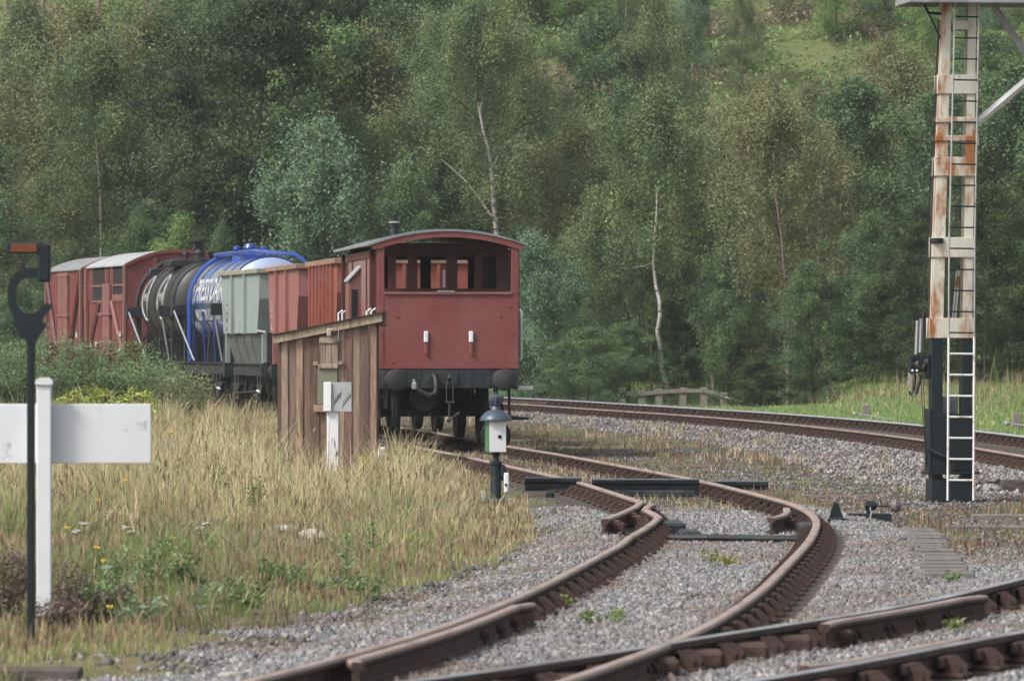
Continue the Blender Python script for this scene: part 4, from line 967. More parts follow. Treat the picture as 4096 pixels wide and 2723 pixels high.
# trap guard beams
def guard(u0, u1, vt, y, h, label, grp='black guard beams laid across the siding', dy=0.):
    k = F/y; xa, xb = (u0-U0)/k, (u1-U0)/k; zt = CH-(vt-V0)/k; xm = (xa+xb)/2; hl = (xb-xa)/2
    t = empty('guard_beam', (xm, y, zt-h), math.atan2(dy, hl*2), label, 'steel beam', grp)
    m = MB(); m.prism([(-.10, h), (-.085, h+.012), (.085, h+.012), (.10, h), (.09, h-.035), (.03, h-.05), (.03, .03), (.1, .0), (-.1, .0), (-.03, .03), (-.03, h-.05), (-.09, h-.035)], -hl, hl, 'yz')
    m.build('beam', M_SLATE, t)
    m = MB(); m.prism([(-.082, h+.0125), (-.06, h+.018), (.06, h+.018), (.082, h+.0125)], -hl+.01, hl-.01, 'yz'); m.build('worn_top', M_BLKDUSTY if False else mat('worn_grey_steel', (.14, .16, .18), .4, .15, 6, metal=.2), t)
    if h > .18:
        m = MB(); m.bbox(-hl*.93, hl*.93, -.135, -.102, .0, .075, .01); m.build('side_plate', M_SLATE, t)
guard(525, 581, 478.2, 66.3, .14, 'short black steel beam beside the rusty rail next to the points lamp')
guard(592, 699, 479.6, 65.0, .19, 'long black steel beam between the two rails of the rusty siding')
guard(705, 768, 481.5, 66.4, .10, 'black steel beam outside the far rail of the rusty siding', dy=.03)

# hand point lever
YG = 58; k, x0, zb, X_, Z_ = local(YG, 870)
t = empty('point_lever', (x0, YG, zb), 0, 'black hand point lever with round counterweight beside the siding', 'point lever')
m = MB(); m.bbox(X_(847.6), X_(891), -.09, .09, -.08, Z_(512.5), .012); m.build('lever_box', M_POLE, t)
m = MB(); m.lathe([(.04, X_(865)), (.05, X_(866)), (.05, X_(874)), (.035, X_(876))], 'x', (0, 0, Z_(504.8)), 12); m.bbox(X_(866.5), X_(871.5), -.04, .04, Z_(513), Z_(503.5), .01); m.build('pivot_bracket', M_POLE, t)
m = MB(); m.tube([(X_(872), 0, Z_(505)), (X_(890), -.02, Z_(505.3))], .014, 6); m.build('lever_arm', M_RUST, t)
m = MB(); m.lathe([(.001, -.06), (.05, -.05), (.075, 0), (.05, .05), (.001, .06)], 'x', (X_(895.5), -.02, Z_(505)), 14); m.build('counterweight', mat('pinkish_cast_iron', (.15, .115, .12), .6, .2, 6), t, smooth=True)
m = MB(); m.tube([(X_(869.5), -.1, Z_(506)), (X_(870.6), -.11, Z_(512)), (X_(869.4), -.12, Z_(518)), (X_(869.5), -.13, Z_(523))], .007, 5); m.build('chain', M_ROD, t)
k, x0, zb, X_, Z_ = local(56.5, 838)
m = MB(); m.bbox(-.10, .06, -.08, .08, -.03, .05, .02); m.prism([(-.09, .04), (.05, .04), (.0, .19), (-.045, .19)], -.05, .05); m.tube([(.05, 0, .02), (.22, -.02, .0)], .02, 6); o = m.build('rodding_crank', M_POLE); o.location = (x0, 56.5, zb); tag(o, 'small black rodding crank on the ballast beside the point lever', 'crank')

# crossing planks
for i in range(17):
    y = 44.6+i*.66; xw = np.interp(y, [44, 56], [2.55+.02, 3.22]); wd = np.interp(y, [44, 56], [.50, .38])
    o = MB().bbox(0, wd+random.uniform(-.03, .03), -.12, .12, -.05, .02, .008).build('crossing_plank', M_PLANKG); o.location = (xw+random.uniform(-.02, .02)+.55, y, -.190+random.uniform(-.008, .008)); o.rotation_euler = (0, 0, random.uniform(-.03, .03))
    tag(o, 'worn grey plank of the boarded strip beside the rusty siding', 'plank', 'grey planks laid beside the rusty siding')
for (u0, u1, v_, y, lab) in ((972, 1060, 517.5, 59.5, 'long flat weathered timber, the farther of two beyond the point lever'), (934, 1060, 527, 56.0, 'long flat weathered timber, the nearer of two beyond the point lever')):
    k = F/y; o = MB().bbox((u0-U0)/k, (u1-U0)/k, -.14, .14, -.08, .035, .01).build('timber_baulk', M_PLANKG); o.location = (0, y, gh((u0-U0)/k, y)+.02); tag(o, lab, 'timber')
k = F/71; o = MB().bbox((1001-U0)/k, (1060-U0)/k, -.1, .1, -.05, .17, .01).build('timber_baulk', M_SLEEP); o.location = (0, 71, gh(6.5, 71)); tag(o, 'dark upright edged timber behind the foot of the signal post', 'timber')
k = F/30.5; o = MB().bbox(-.075, .075, -.06, .06, -.1, .05, .01).build('concrete_block', M_CONC); o.location = ((232-U0)/k, 30.5, -.19); tag(o, 'small pale concrete block beside the rusty rail in the foreground', 'block')
k = F/31.2; o = MB().bbox(-.5, .33, -.13, .13, -.1, .055, .012).build('timber_baulk', M_SLEEP); o.location = ((22-U0)/k, 31.2, -.21); tag(o, 'dark half buried sleeper end in front of the hook pole', 'timber')

# fences
gh_ = gh
YF = 158.0; k = F/YF
fx = [(608.6, 392.5), (622, 391), (641.7, 391), (659, 389.3), (683, 388), (704, 388), (724, 393)]
fpos = [((u-U0)/k, YF, CH-(v-V0)/k) for u, v in fx]
t = empty('wooden_fence', (fpos[0][0], YF, 0), 0, 'low weathered post and rail fence in front of the birches beyond the main line', 'fence')
for i, (x, y, z) in enumerate(fpos):
    o = MB().bbox(-.10, .10, -.06, .06, -.75, .03 if i != 1 else .11, .01).build('post', M_WOODG, t); o.location = (x-fpos[0][0], 0, z)
for i in range(len(fpos)-1):
    a, b = fpos[i], fpos[i+1]; m = MB(); x1, x2 = a[0]-fpos[0][0], b[0]-fpos[0][0]
    m.prism([(x1, a[2]-.11), (x2, b[2]-.11), (x2, b[2]-.0), (x1, a[2]-.0)], -.10, -.062); m.build('rail', M_WOODG, t)
m = MB(); m.prism([((520-608.6)/k, CH-(402-V0)/k), (0, fpos[0][2]-.2), (0, fpos[0][2]-.06), ((520-608.6)/k, CH-(398-V0)/k)], -.10, -.062); m.build('rail', M_WOODG, t)
m = MB(); x1, x2 = fpos[-1][0]-fpos[0][0], (790-608.6)/k
m.tube([(x1, -.06, fpos[-1][2]-.1), (x2, -2, fpos[-1][2]-.55)], .02, 5); m.build('wire', M_CLOTHWIRE, t)
for (u, v, y, lab) in ((864, 404, 121, 'short leaning fence post in the bright verge grass'), (1017, 412, 106, 'fence post with insulator in the verge by the signal post')):
    k = F/y; x = (u-U0)/k; z = CH-(v-V0)/k; g = gh(x, y); t = empty('fence_post', (x, y, g), 0, lab, 'fence post')
    o = MB().bbox(-.08, .08, -.06, .06, -.2, max(.5, z-g), .01).build('post', M_WOODG, t); o.rotation_euler = (0, .1 if u < 900 else 0, 0)
    m = MB(); zz = max(.5, z-g)-.2; m.tube([(-.15, -.08, zz), (.7, -.5, zz-.12), (2.2, -1.5, zz-.3)], .010, 5); m.lathe([(.03, -.24), (.06, -.2), (.03, -.14)], 'x', (0, -.08, zz), 8); m.build('wire', M_CLOTHWIRE, t)

# ------------------------------------------------------------------ trees
def tube_np(m, pts, rs, n=6): m.tube(pts, list(rs), n, caps=False)
def leaves_np(C, rad, n_per, col, lsz, droop=0., seed=0, colvar=.22, asp=.6):
    """C (N,3) cluster centres, rad (N,3) spread, col (N,3) cluster colours -> leaf faces"""
    r = np.random.default_rng(seed); N = len(C); M = N*n_per
    c = np.repeat(C, n_per, 0)+r.normal(0, 1, (M, 3))*np.repeat(rad, n_per, 0)*.55
    a = r.normal(0, 1, (M, 3)); a[:, 2] = a[:, 2]*(1-droop)-droop*1.6; a /= np.linalg.norm(a, axis=1)[:, None]
    b = np.cross(a, r.normal(0, 1, (M, 3))); b /= np.linalg.norm(b, axis=1)[:, None]
    l = lsz*r.uniform(.6, 1.35, (M, 1)); a = a*l*.5; b = b*l*.5*asp
    V = np.stack([c-a, c-b*.9+a*.1, c+a, c+b*.9+a*.1], 1).reshape(-1, 3)
    k = np.repeat(col, n_per, 0)*r.uniform(1-colvar, 1+colvar, (M, 1))*np.clip(1+r.normal(0, .06, (M, 3)), .7, 1.3)
    return V, np.clip(k, .004, 1)
KINDS = {   # colour, colour 2, leaf size, droop, branch elevation, cluster spread, share of colour 2
 'birch':  ((0.151, 0.220, 0.102), (0.215, 0.261, 0.107), .078, .55, .75, (.31, .31, .52), .35),
 'brown':  ((0.191, 0.220, 0.099), (0.249, 0.238, 0.110), .076, .55, .75, (.30, .30, .52), .35),
 'bright': ((0.191, 0.307, 0.110), (0.267, 0.360, 0.116), .085, .35, .85, (.33, .33, .42), .35),
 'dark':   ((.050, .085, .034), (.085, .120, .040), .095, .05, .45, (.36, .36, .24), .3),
 'mid':    ((0.116, 0.191, 0.090), (0.162, 0.232, 0.093), .088, .20, .55, (.34, .34, .34), .3),
 'willow': ((0.174, 0.273, 0.162), (0.209, 0.302, 0.168), .078, .15, 1.0, (.28, .28, .42), .3),
 'bare':   ((.16, .13, .09), (.22, .16, .12), .07, .2, 1.0, (.3, .3, .4), .5),
}
def gen_tree(seed, H, rc, kind, h0=.18, nb=26, ncl=7, nleaf=78, lean=0., trunk=None, bark=None, tr=None, top_bias=1.0):
    r = np.random.default_rng(seed); c1, c2, ls, droop, el, sp, sh = KINDS[kind]
    m = MB(); tr = tr or .006*H+.02
    if trunk is None:
        ph = r.uniform(0, 6, 2); zs = np.linspace(0, H*.96, 12)
        tp = np.stack([lean*zs+.10*np.sin(zs*.8+ph[0])*zs/H*2, .10*np.sin(zs*.7+ph[1])*zs/H*2, zs], 1)
    else: tp = np.array(trunk)
    rs = tr*(1-.9*np.linspace(0, 1, len(tp))**.9)+.006
    tube_np(m, [tuple(p) for p in tp], rs, 7)
    P = lambda z: np.array([np.interp(z, tp[:, 2], tp[:, 0]), np.interp(z, tp[:, 2], tp[:, 1]), z])
    C = []; top = tp[-1, 2]
    for i in range(nb):
        f = h0+(1-h0)*((i+.5)/nb)**.9; z = f*top*.98; p = P(z); az = i*2.4+r.uniform(-.6, .6)
        env = math.sin(PI*min(1, (f-h0)/(1-h0)*.82+.2))**.7
        ln = rc*env*r.uniform(.7, 1.15); e = el*r.uniform(.6, 1.3)*(1 if f > h0+.15 else .6)
        d = np.array([math.cos(az)*math.cos(e), math.sin(az)*math.cos(e), math.sin(e)]); pts = [p]; q = p.copy(); ns = 5
        for s in range(ns):
            q = q+d*ln/ns; d = d+np.array([r.normal(0, .12), r.normal(0, .12), -droop*.22-.03]); d /= np.linalg.norm(d); pts.append(q.copy())
        rb = min(tr*.42, .022)*(1-f*.6); tube_np(m, [tuple(x) for x in pts], [rb*(1-.8*s/ns)+.004 for s in range(ns+1)], 5)
        pa = np.array(pts)
        for s in range(ncl):
            t_ = r.uniform(.28, 1.05); j = min(int(t_*ns), ns-1); w_ = t_*ns-j; c = pa[j]*(1-w_)+pa[j+1]*w_
            c = c+r.normal(0, 1, 3)*np.array([.34, .34, .22])*(.4+ln*.22); c[2] -= droop*abs(r.normal(0, .35)); C.append(c)
    for s in range(10): C.append(P(top*r.uniform(.86, 1.0))+r.normal(0, .2, 3)*np.array([1, 1, .8]))
    C = np.array(C); N = len(C); mixv = (r.random(N) < sh)[:, None]
    col = np.where(mixv, c2, c1)*r.uniform(.78, 1.22, (N, 1))
    rad = np.array(sp)*r.uniform(.65, 1.3, (N, 1))
    V, K = leaves_np(C, rad, nleaf, col, ls, droop, seed)
    tm = m.build('trunk', bark or M_BARKD); tme = tm.data; bpy.data.objects.remove(tm)
    cme = fast_mesh('crown', V, None, M_LEAF, K)
    return tme, cme
VAR = {}
def variant(kind, j, bark=None):
    key = (kind, j)
    if key not in VAR:
        H = {'birch': 9.5, 'brown': 9., 'bright': 8.5, 'dark': 9.5, 'mid': 9., 'willow': 6.5, 'bare': 9}[kind]
        rc = {'birch': 2.5, 'brown': 2.4, 'bright': 2.5, 'dark': 3.0, 'mid': 2.7, 'willow': 2.5, 'bare': 2.4}[kind]
        h0 = {'willow': .03, 'bright': .05, 'bare': .3}.get(kind, .10)
        if kind == 'bare': VAR[key] = (H, rc)+gen_tree(500+j, H, rc, kind, .3, 26, 4, 22, bark=bark or M_BARKT)
        else: VAR[key] = (H, rc)+gen_tree(sum(map(ord, kind))*10+j, H, rc, kind, h0, 30, 10, 165, lean=.02*(j-1), bark=bark or (M_BARKT if kind in ('birch', 'brown') else M_BARKD))
    return VAR[key]
NV = 3
def tree(u, y, H, kind, label, rx=1., group=None, cat='tree', name=None, j=None, sink=.15):
    k = F/y; x = (u-U0)/k; j = rng.integers(0, NV) if j is None else j
    H0, rc, tme, cme = variant(kind, int(j)); z = gh(x, y)-sink
    s = H/H0; nm = name or {'birch': 'birch_tree', 'brown': 'birch_tree', 'bright': 'young_tree', 'dark': 'broadleaf_tree', 'mid': 'broadleaf_tree', 'willow': 'willow_bush', 'bare': 'thin_tree'}[kind]
    t = empty(nm, (x, y, z), random.uniform(0, 6.28), label, cat, group); t.scale = (s*rx, s*rx, s)
    link('trunk', tme, t); link('crown', cme, t); return t
def top_h(u, y, v): k = F/y; x = (u-U0)/k; return CH-(v-V0)/k-gh(x, y)
# trees with a trunk that shows
def special(name, y, path, r0, bark, kind, limbs, H, rc, label, h0=.5, back=1.0, nb=22, extra=None, ncl=7, nleaf=70, seed=1):
    k = F/y; u0 = path[0][0]; x0 = (u0-U0)/k; z0 = gh(x0, y)-.1
    pts = [((u-u0)/k, 0.12*math.sin(i), CH-(v-V0)/k-z0) for i, (u, v) in enumerate(path)]
    pts[0] = (pts[0][0], 0, 0)
    t = empty(name, (x0, y, z0), 0, label, 'tree'); m = MB(); n = len(pts)
    m.tube(pts, [r0*(1-.72*i/(n-1)) for i in range(n)], 8)
    tk = m.build('trunk', bark, t, smooth=True)
    for lb in limbs:
        m = MB(); lp = [((u-u0)/k, -.1-.05*i, CH-(v-V0)/k-z0) for i, (u, v) in enumerate(lb[0])]
        m.tube(lp, [lb[1]*(1-.75*i/(len(lp)-1)) for i in range(len(lp))], 6); m.build('limb', bark, tk, smooth=True)
    hx, hz = pts[-1][0], pts[-1][2]
    tp = [(a, b+back, c) for a, b, c in pts]+[(hx-.05, back, hz+(H-hz)*.5), (hx, back, max(H, hz+.5))]
    tme, cme = gen_tree(seed*37, H, rc, kind, h0, nb, ncl, nleaf, trunk=tp, bark=M_BARKD, tr=r0*.6)
    link('branches', tme, t); link('crown', cme, t); return t
special('birch_tree', 171, [(499, 395), (498, 245), (496, 228), (494, 205), (491, 165), (488.5, 150), (483, 130), (478, 103)], .10, M_BARKW, 'birch',
        [([(497, 219), (489, 213), (478, 196), (463, 178), (441, 159)], .045), ([(492, 169), (497, 158), (510, 139)], .028), ([(491.5, 166), (487, 158), (478, 148)], .016), ([(480, 112), (483, 95), (486, 78)], .015)],
        12.0, 3.3, 'birch with a pale forked trunk rising behind the red guard van roof', h0=.50, back=1.3, nb=32, ncl=10, nleaf=170, seed=3)
special('birch_tree', 163, [(669, 400), (667, 385), (662, 370), (660, 345), (657.5, 330), (660, 315), (659.5, 300), (656, 285), (653.5, 262), (655, 235), (656.5, 215), (657, 190)], .085, M_BARKW, 'birch',
        [([(653, 262), (644, 266), (625, 268)], .02)], 9.8, 2.3, 'birch with a wavy white trunk standing behind the low wooden fence', h0=.48, back=1.1, nb=28, ncl=9, nleaf=165, seed=5)
special('birch_tree', 166, [(652, 392), (651, 345), (646, 325), (643, 300)], .045, M_BARKT, 'brown', [], 7.2, 1.6, 'thin leaning birch just before the wavy white trunked one behind the fence', h0=.5, back=1.0, nb=12, seed=6)
special('birch_tree', 161, [(788, 398), (788, 375), (789.5, 345), (787, 300), (784, 270), (781, 235), (776, 200), (773, 150)], .065, M_BARKT, 'brown',
        [([(789, 360), (784, 345), (782.5, 310), (780, 280)], .03)], 9.6, 2.6, 'brownish birch with a tan forked trunk above the tall dry grass', h0=.42, back=.9, nb=30, ncl=9, nleaf=165, seed=7)
special('birch_tree', 165, [(716, 395), (711, 355), (706, 325), (702, 300)], .06, M_BARKT, 'mid', [([(709, 345), (712, 330), (713, 310)], .03)], 6.5, 1.8, 'small thin birch between the white trunked birch and the tan forked one', h0=.45, back=1.0, nb=14, seed=8)
special('birch_tree', 178, [(101, 400), (101, 245), (100, 195), (97, 150), (94, 120)], .07, M_BARKW, 'birch', [], 11.2, 3.0, 'leafy green birch with a pale trunk directly behind the roofs of the two red vans', h0=.40, back=.4, nb=32, ncl=9, nleaf=165, seed=9)
special('birch_tree', 176, [(22, 400), (24, 320), (23, 290), (19, 260), (12, 225), (3, 195)], .09, M_BARKT, 'brown', [([(19, 262), (10, 240), (2, 224)], .05)], 9.0, 2.4, 'ochre tinged birch with a thin bent trunk behind the hook pole', h0=.4, back=1.4, nb=20, seed=10)
special('birch_tree', 222, [(10, 250), (12, 108), (15.5, 76), (18.5, 50), (19.5, 20), (20, -20)], .11, M_BARKW, 'birch', [([(18, 56), (26, 42), (34, 26)], .07)], 16, 2.4, 'birch with a long white forked trunk high on the slope above the hook pole', h0=.6, back=2.5, nb=16, seed=11)
special('birch_tree', 224, [(112, 250), (111, 70), (109.5, 35), (109, 0), (108, -40)], .09, M_BARKW, 'birch', [([(110, 40), (100, 22), (93, 0)], .04)], 17, 2.0, 'slender pale birch high on the slope straight above the red vans', h0=.75, back=2.5, nb=14, seed=12)
special('thin_tree', 226, [(136, 250), (134, 85), (130, 60), (127, 40), (124, 10)], .09, M_BARKT, 'bare', [([(131, 62), (138, 40), (140, 10)], .05), ([(129, 55), (122, 40), (118, 10)], .04)], 14, 2.4, 'nearly bare thin tree high on the slope above the black tank wagon', h0=.4, back=1.0, nb=24, ncl=4, nleaf=22, seed=13)
special('thin_tree', 228, [(152, 250), (150, 70), (148, 40), (146, 0)], .08, M_BARKT, 'bare', [([(149, 60), (158, 35), (166, 5)], .05), ([(149, 50), (143, 25), (140, 0)], .04)], 13, 2.4, 'bare pinkish twigged tree high on the slope, the nearer to the dark tall tree', h0=.4, back=1.0, nb=24, ncl=4, nleaf=22, seed=14)

rowA = [ # u, y, top v, kind, width, label
 (-30, 168, 120, 'mid', 1.1, 'green tree cut by the frame edge behind the hook pole'),
 (42, 183, 160, 'birch', .95, 'mid green birch between the hook pole and the leafy birch behind the vans'),
 (70, 172, 235, 'mid', .7, 'low dark green tree just behind the roof of the grey roofed van'),
 (128, 180, 105, 'birch', .95, 'yellowish green birch above the pale roofed cattle van'),
 (150, 174, 190, 'mid', .85, 'dull green tree above the black tank wagon'),
 (186, 186, 55, 'dark', 1.0, 'dark tree left of the tallest dark tree above the blue tank wagon'),
 (182, 168, 205, 'bright', .75, 'small bright green bush tree just above the blue tank hatch'),
 (205, 173, 150, 'dark', .95, 'dark leafy tree with a brighter patch behind the blue tank wagon'),
 (222, 170, 215, 'mid', .7, 'low rounded tree between the blue tank hatch and the hopper wagons'),
 (262, 175, -30, 'dark', 1.0, 'tallest dark tree reaching out of the top of the picture above the pale grey hopper'),
 (292, 190, -40, 'dark', 1.0, 'dark tree behind the tall yellow green birch at the top of the wood'),
 (338, 182, 12, 'bright', 1.0, 'tall yellow green birch beside the tallest dark tree'),
 (318, 171, 120, 'willow', 1.0, 'pale grey green willow above the pink and orange hoppers'),
 (345, 176, 95, 'birch', .9, 'mid green birch left of the guard van chimney'),
 (372, 182, 22, 'brown', 1.05, 'tall brownish birch high above the guard van chimney'),
 (405, 170, 165, 'mid', .9, 'dark green tree right behind the guard van chimney'),
 (432, 178, 55, 'birch', 1.0, 'full green birch over the middle of the guard van roof'),
 (455, 170, 205, 'dark', .7, 'low dark tree in the shade behind the guard van roof crest'),
 (470, 181, 38, 'birch', 1.0, 'grey green birch behind the pale forked trunk'),
 (520, 178, 75, 'birch', 1.0, 'birch just past the forked trunked birch, over the end of the van roof'),
 (515, 168, 215, 'dark', .75, 'dark low tree in the gap right of the forked birch trunk'),
 (533, 158, 232, 'willow', .95, 'bluish green willow bush touching the side of the guard van'),
 (575, 176, 110, 'brown', 1.05, 'olive birch with yellowing leaves above the willow beside the van'),
 (556, 164, 250, 'mid', .9, 'mid green tree between the bluish willow and the yellow leaved bush'),
 (596, 166, 185, 'birch', .9, 'birch with hanging olive leaves left of the wavy white trunk'),
 (590, 160, 330, 'bright', .55, 'low bush with a few yellow leaves left of the wooden fence'),
 (628, 180, 120, 'brown', 1.05, 'yellow tinted birch high above the wooden fence'),
 (640, 172, 215, 'mid', .9, 'shaded tree immediately behind the white wavy trunk'),
 (690, 174, 130, 'birch', 1.0, 'drooping birch right of the wavy white trunk'),
 (685, 168, 250, 'dark', .8, 'dark undergrowth tree behind the right end of the wooden fence'),
 (735, 172, 95, 'brown', 1.1, 'broad brown green birch between the two pale trunks on the right side'),
 (728, 163, 235, 'mid', .85, 'shaded green tree behind the gap of dry stems after the fence'),
 (775, 178, 90, 'birch', 1.05, 'tall olive birch above the tan forked trunk'),
 (820, 168, 120, 'brown', 1.0, 'brown green birch right of the tan forked trunk'),
 (812, 158, 250, 'mid', .9, 'dark green low tree behind the tallest dry grass stems'),
 (858, 172, 62, 'mid', 1.0, 'round green tree left of the signal post top'),
 (872, 158, 205, 'mid', 1.0, 'leafy green tree just left of the signal post'),
 (905, 176, 40, 'brown', 1.1, 'tall brown green tree immediately left of the signal post'),
 (925, 152, 190, 'dark', .9, 'dark glossy tree behind the signal post ladder'),
 (960, 170, 55, 'mid', 1.1, 'tall tree behind the top of the signal post'),
 (985, 150, 170, 'dark', 1.0, 'deep green tree just right of the signal post'),
 (1015, 168, 45, 'mid', 1.0, 'tall green tree right of the signal post bracket arm'),
 (1045, 152, 150, 'dark', 1.0, 'dark green tree cut by the frame edge beyond the signal post'),
]
for i_, (u, y, v, kind) in enumerate(((-75, 172, 90, 'birch'), (-115, 178, 60, 'mid'), (-160, 170, 110, 'dark'), (-205, 176, 60, 'birch'), (-250, 172, 90, 'mid'), (1085, 160, 60, 'mid'), (1125, 168, 40, 'birch'), (1165, 158, 90, 'dark'), (1210, 166, 50, 'mid'), (1255, 160, 70, 'birch'), (1300, 168, 50, 'mid'), (1345, 162, 80, 'dark'))):
    tree(u, y, max(2.2, top_h(u, y, v)), kind, 'tree of the wood just beyond the edge of the view', 1.1, 'trees just beyond the edge of the view')
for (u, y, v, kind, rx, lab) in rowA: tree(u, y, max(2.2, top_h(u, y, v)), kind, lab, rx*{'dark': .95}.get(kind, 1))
# understorey along the foot of the wood, and trees up the slope
for i, u in enumerate(range(-20, 1060, 46)):
    y = 156+rng.uniform(-3, 8)+(6 if u < 520 else 0); uu = u+rng.uniform(-12, 12)
    if 380 < u < 500 or 625 < u < 720: y += 12
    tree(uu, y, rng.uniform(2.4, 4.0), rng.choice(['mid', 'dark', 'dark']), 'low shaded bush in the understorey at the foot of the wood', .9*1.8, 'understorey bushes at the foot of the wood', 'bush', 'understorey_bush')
gl = {'left': ('hazy green tree on the slope above the wagons', 'trees on the slope above the wagons'), 'right': ('young bright green tree on the slope at the top of the wood', 'young trees at the top of the wood'), 'mid': ('green tree filling the wood behind the front row', 'trees behind the front row')}
for row, (y0, n_) in enumerate(((196, 24), (208, 24), (220, 22), (234, 20), (250, 18))):
    for i in range(n_):
        u = -30+1110*(i+rng.uniform(.1, .9))/n_; y = y0+rng.uniform(-5, 5)
        if u < 470+(-60 if row > 2 else 0):
            kind = rng.choice(['mid', 'birch', 'brown', 'bare', 'mid']) if u < 230 else rng.choice(['mid', 'birch', 'bright', 'dark'])
            tree(u, y, rng.uniform(7.5, 11), kind, *gl['left'][:1], rx=1.15, group=gl['left'][1], name='slope_tree')
        elif row == 0:
            tree(u, y, rng.uniform(6.3, 8.0), rng.choice(['birch', 'mid', 'brown', 'bright']), gl['mid'][0], 1.1, gl['mid'][1], name='wood_tree')
        elif row == 1:
            tree(u, y, rng.uniform(3.6, 5.4), rng.choice(['bright', 'bright', 'birch', 'willow']), gl['right'][0], 1.0, gl['right'][1], name='young_tree')
        elif row == 2 and i % 2: tree(u, y, rng.uniform(2.0, 3.2), rng.choice(['bright', 'willow', 'mid']), gl['right'][0], 1.1, gl['right'][1], name='young_tree')
# undergrowth clumps covering the slope
r = np.random.default_rng(91); N = 5200; yy_ = r.uniform(180, 268, N); xx_ = r.uniform(-1, 1, N)*yy_*.098; zz = ground_h(xx_, yy_)
nn = fbm(xx_, yy_, 5., 31)[:, None]; colu = np.where(nn > .60, (.30, .25, .17), np.where(nn > .42, (.20, .30, .11), (.15, .235, .09)))*r.uniform(.8, 1.2, (N, 1))
C = np.stack([xx_, yy_, zz+.22], 1); V, K = leaves_np(C, np.tile((.55, .55, .28), (N, 1))*r.uniform(.7, 1.5, (N, 1)), 55, colu, .17, .0, 92)
tag(link('slope_undergrowth', fast_mesh('slope_undergrowth', V, None, M_LEAF, K)), 'pale green bracken and bramble covering the hillside', 'undergrowth', kind='stuff')

# ------------------------------------------------------------------ bushes and weeds on the left
def bush(x, y, w_, h, col, label, seed, group=None, n=60, nl=70, ls=.055, name='bush'):
    r = np.random.default_rng(seed); z = gh(x, y); t = empty(name, (x, y, z), 0, label, 'bush', group)
    m = MB(); C = []
    for i in range(14):
        a = r.uniform(0, 6.28); d = np.array([math.cos(a)*w_*.8, math.sin(a)*w_*.8, h*r.uniform(.7, 1.05)]); pts = [(0, 0, 0), tuple(d*.45+np.array([0, 0, .1])), tuple(d)]
        m.tube(pts, [.02, .012, .004], 4)
        for q in range(max(1, n//14)):
            f = r.uniform(.3, 1.02); C.append(d*f+r.normal(0, .16, 3)*np.array([w_, w_, .5]))
    m.build('stem', M_BARKD, t); C = np.array(C); C[:, 2] = np.abs(C[:, 2])
    cc = np.array(col)*1.45*r.uniform(.75, 1.3, (len(C), 1)); V, K = leaves_np(C, np.tile((.17*w_+.05, .17*w_+.05, .16*h+.03), (len(C), 1)), nl, cc, ls, .2, seed+1, asp=.45)
    link('foliage', fast_mesh('foliage', V, None, M_LEAF, K), t); return t
bl = [(-8, 112, 350, (.12, .17, .085), 'broad grey green bush at the frame edge behind the white board'),
      (18, 116, 343, (.14, .19, .10), 'grey green bush just behind the hook pole'),
      (46, 120, 347, (.16, .195, .09), 'green bush with tall tips at the foot of the grey roofed van'),
      (72, 113, 351, (.11, .165, .08), 'green bush below the cattle van door'),
      (98, 117, 352, (.135, .185, .085), 'light tipped bush below the cattle van windows'),
      (122, 113, 357, (.105, .16, .075), 'dark green bush above the middle of the white board'),
      (150, 110, 364, (.125, .175, .08), 'leafy bush at the foot of the black tank wagon'),
      (172, 108, 378, (.15, .18, .09), 'low bush at the end of the thicket beside the tank wagons'),
      (60, 104, 372, (.10, .15, .07), 'dark low bush just above the white board'),
      (112, 105, 376, (.11, .165, .075), 'dark low bush above the free end of the white board'),
      (20, 104, 374, (.105, .16, .075), 'dark low bush between the hook pole and the thicket')]
for i, (u, y, v, col, lab) in enumerate(bl):
    k = F/y; x = (u-U0)/k; bush(x, y, .85, CH-(v-V0)/k-gh(x, y), col, lab, 300+i, n=140, nl=170, ls=.055)
for i, (u, v) in enumerate(((62, 398), (76, 392), (92, 386), (104, 391), (116, 390), (130, 393), (142, 389), (50, 400), (152, 400), (84, 396))):
    y = 92+i*.7; k = F/y; x = (u-U0)/k; z = gh(x, y); h = CH-(v-V0)/k-z; r = np.random.default_rng(700+i)
    t = empty('leafy_weed', (x, y, z), 0, 'bright yellow green leafy weed behind the top edge of the white board', 'weed', 'yellow green weeds behind the white board')
    m = MB(); m.tube([(0, 0, 0), (.03, 0, h*.5), (.06*r.normal(), 0, h)], [.012, .009, .004], 4); m.build('stem', M_BARKD, t)
    C = np.array([(r.normal(0, .09), r.normal(0, .08), h*f) for f in np.linspace(.25, 1, 22)]); V, K = leaves_np(C, np.tile((.10, .10, .05), (22, 1)), 16, np.tile((.36, .42, .10), (22, 1))*r.uniform(.8, 1.2, (22, 1)), .10, .0, 800+i, asp=.35)
    link('foliage', fast_mesh('foliage', V, None, M_LEAF, K), t)
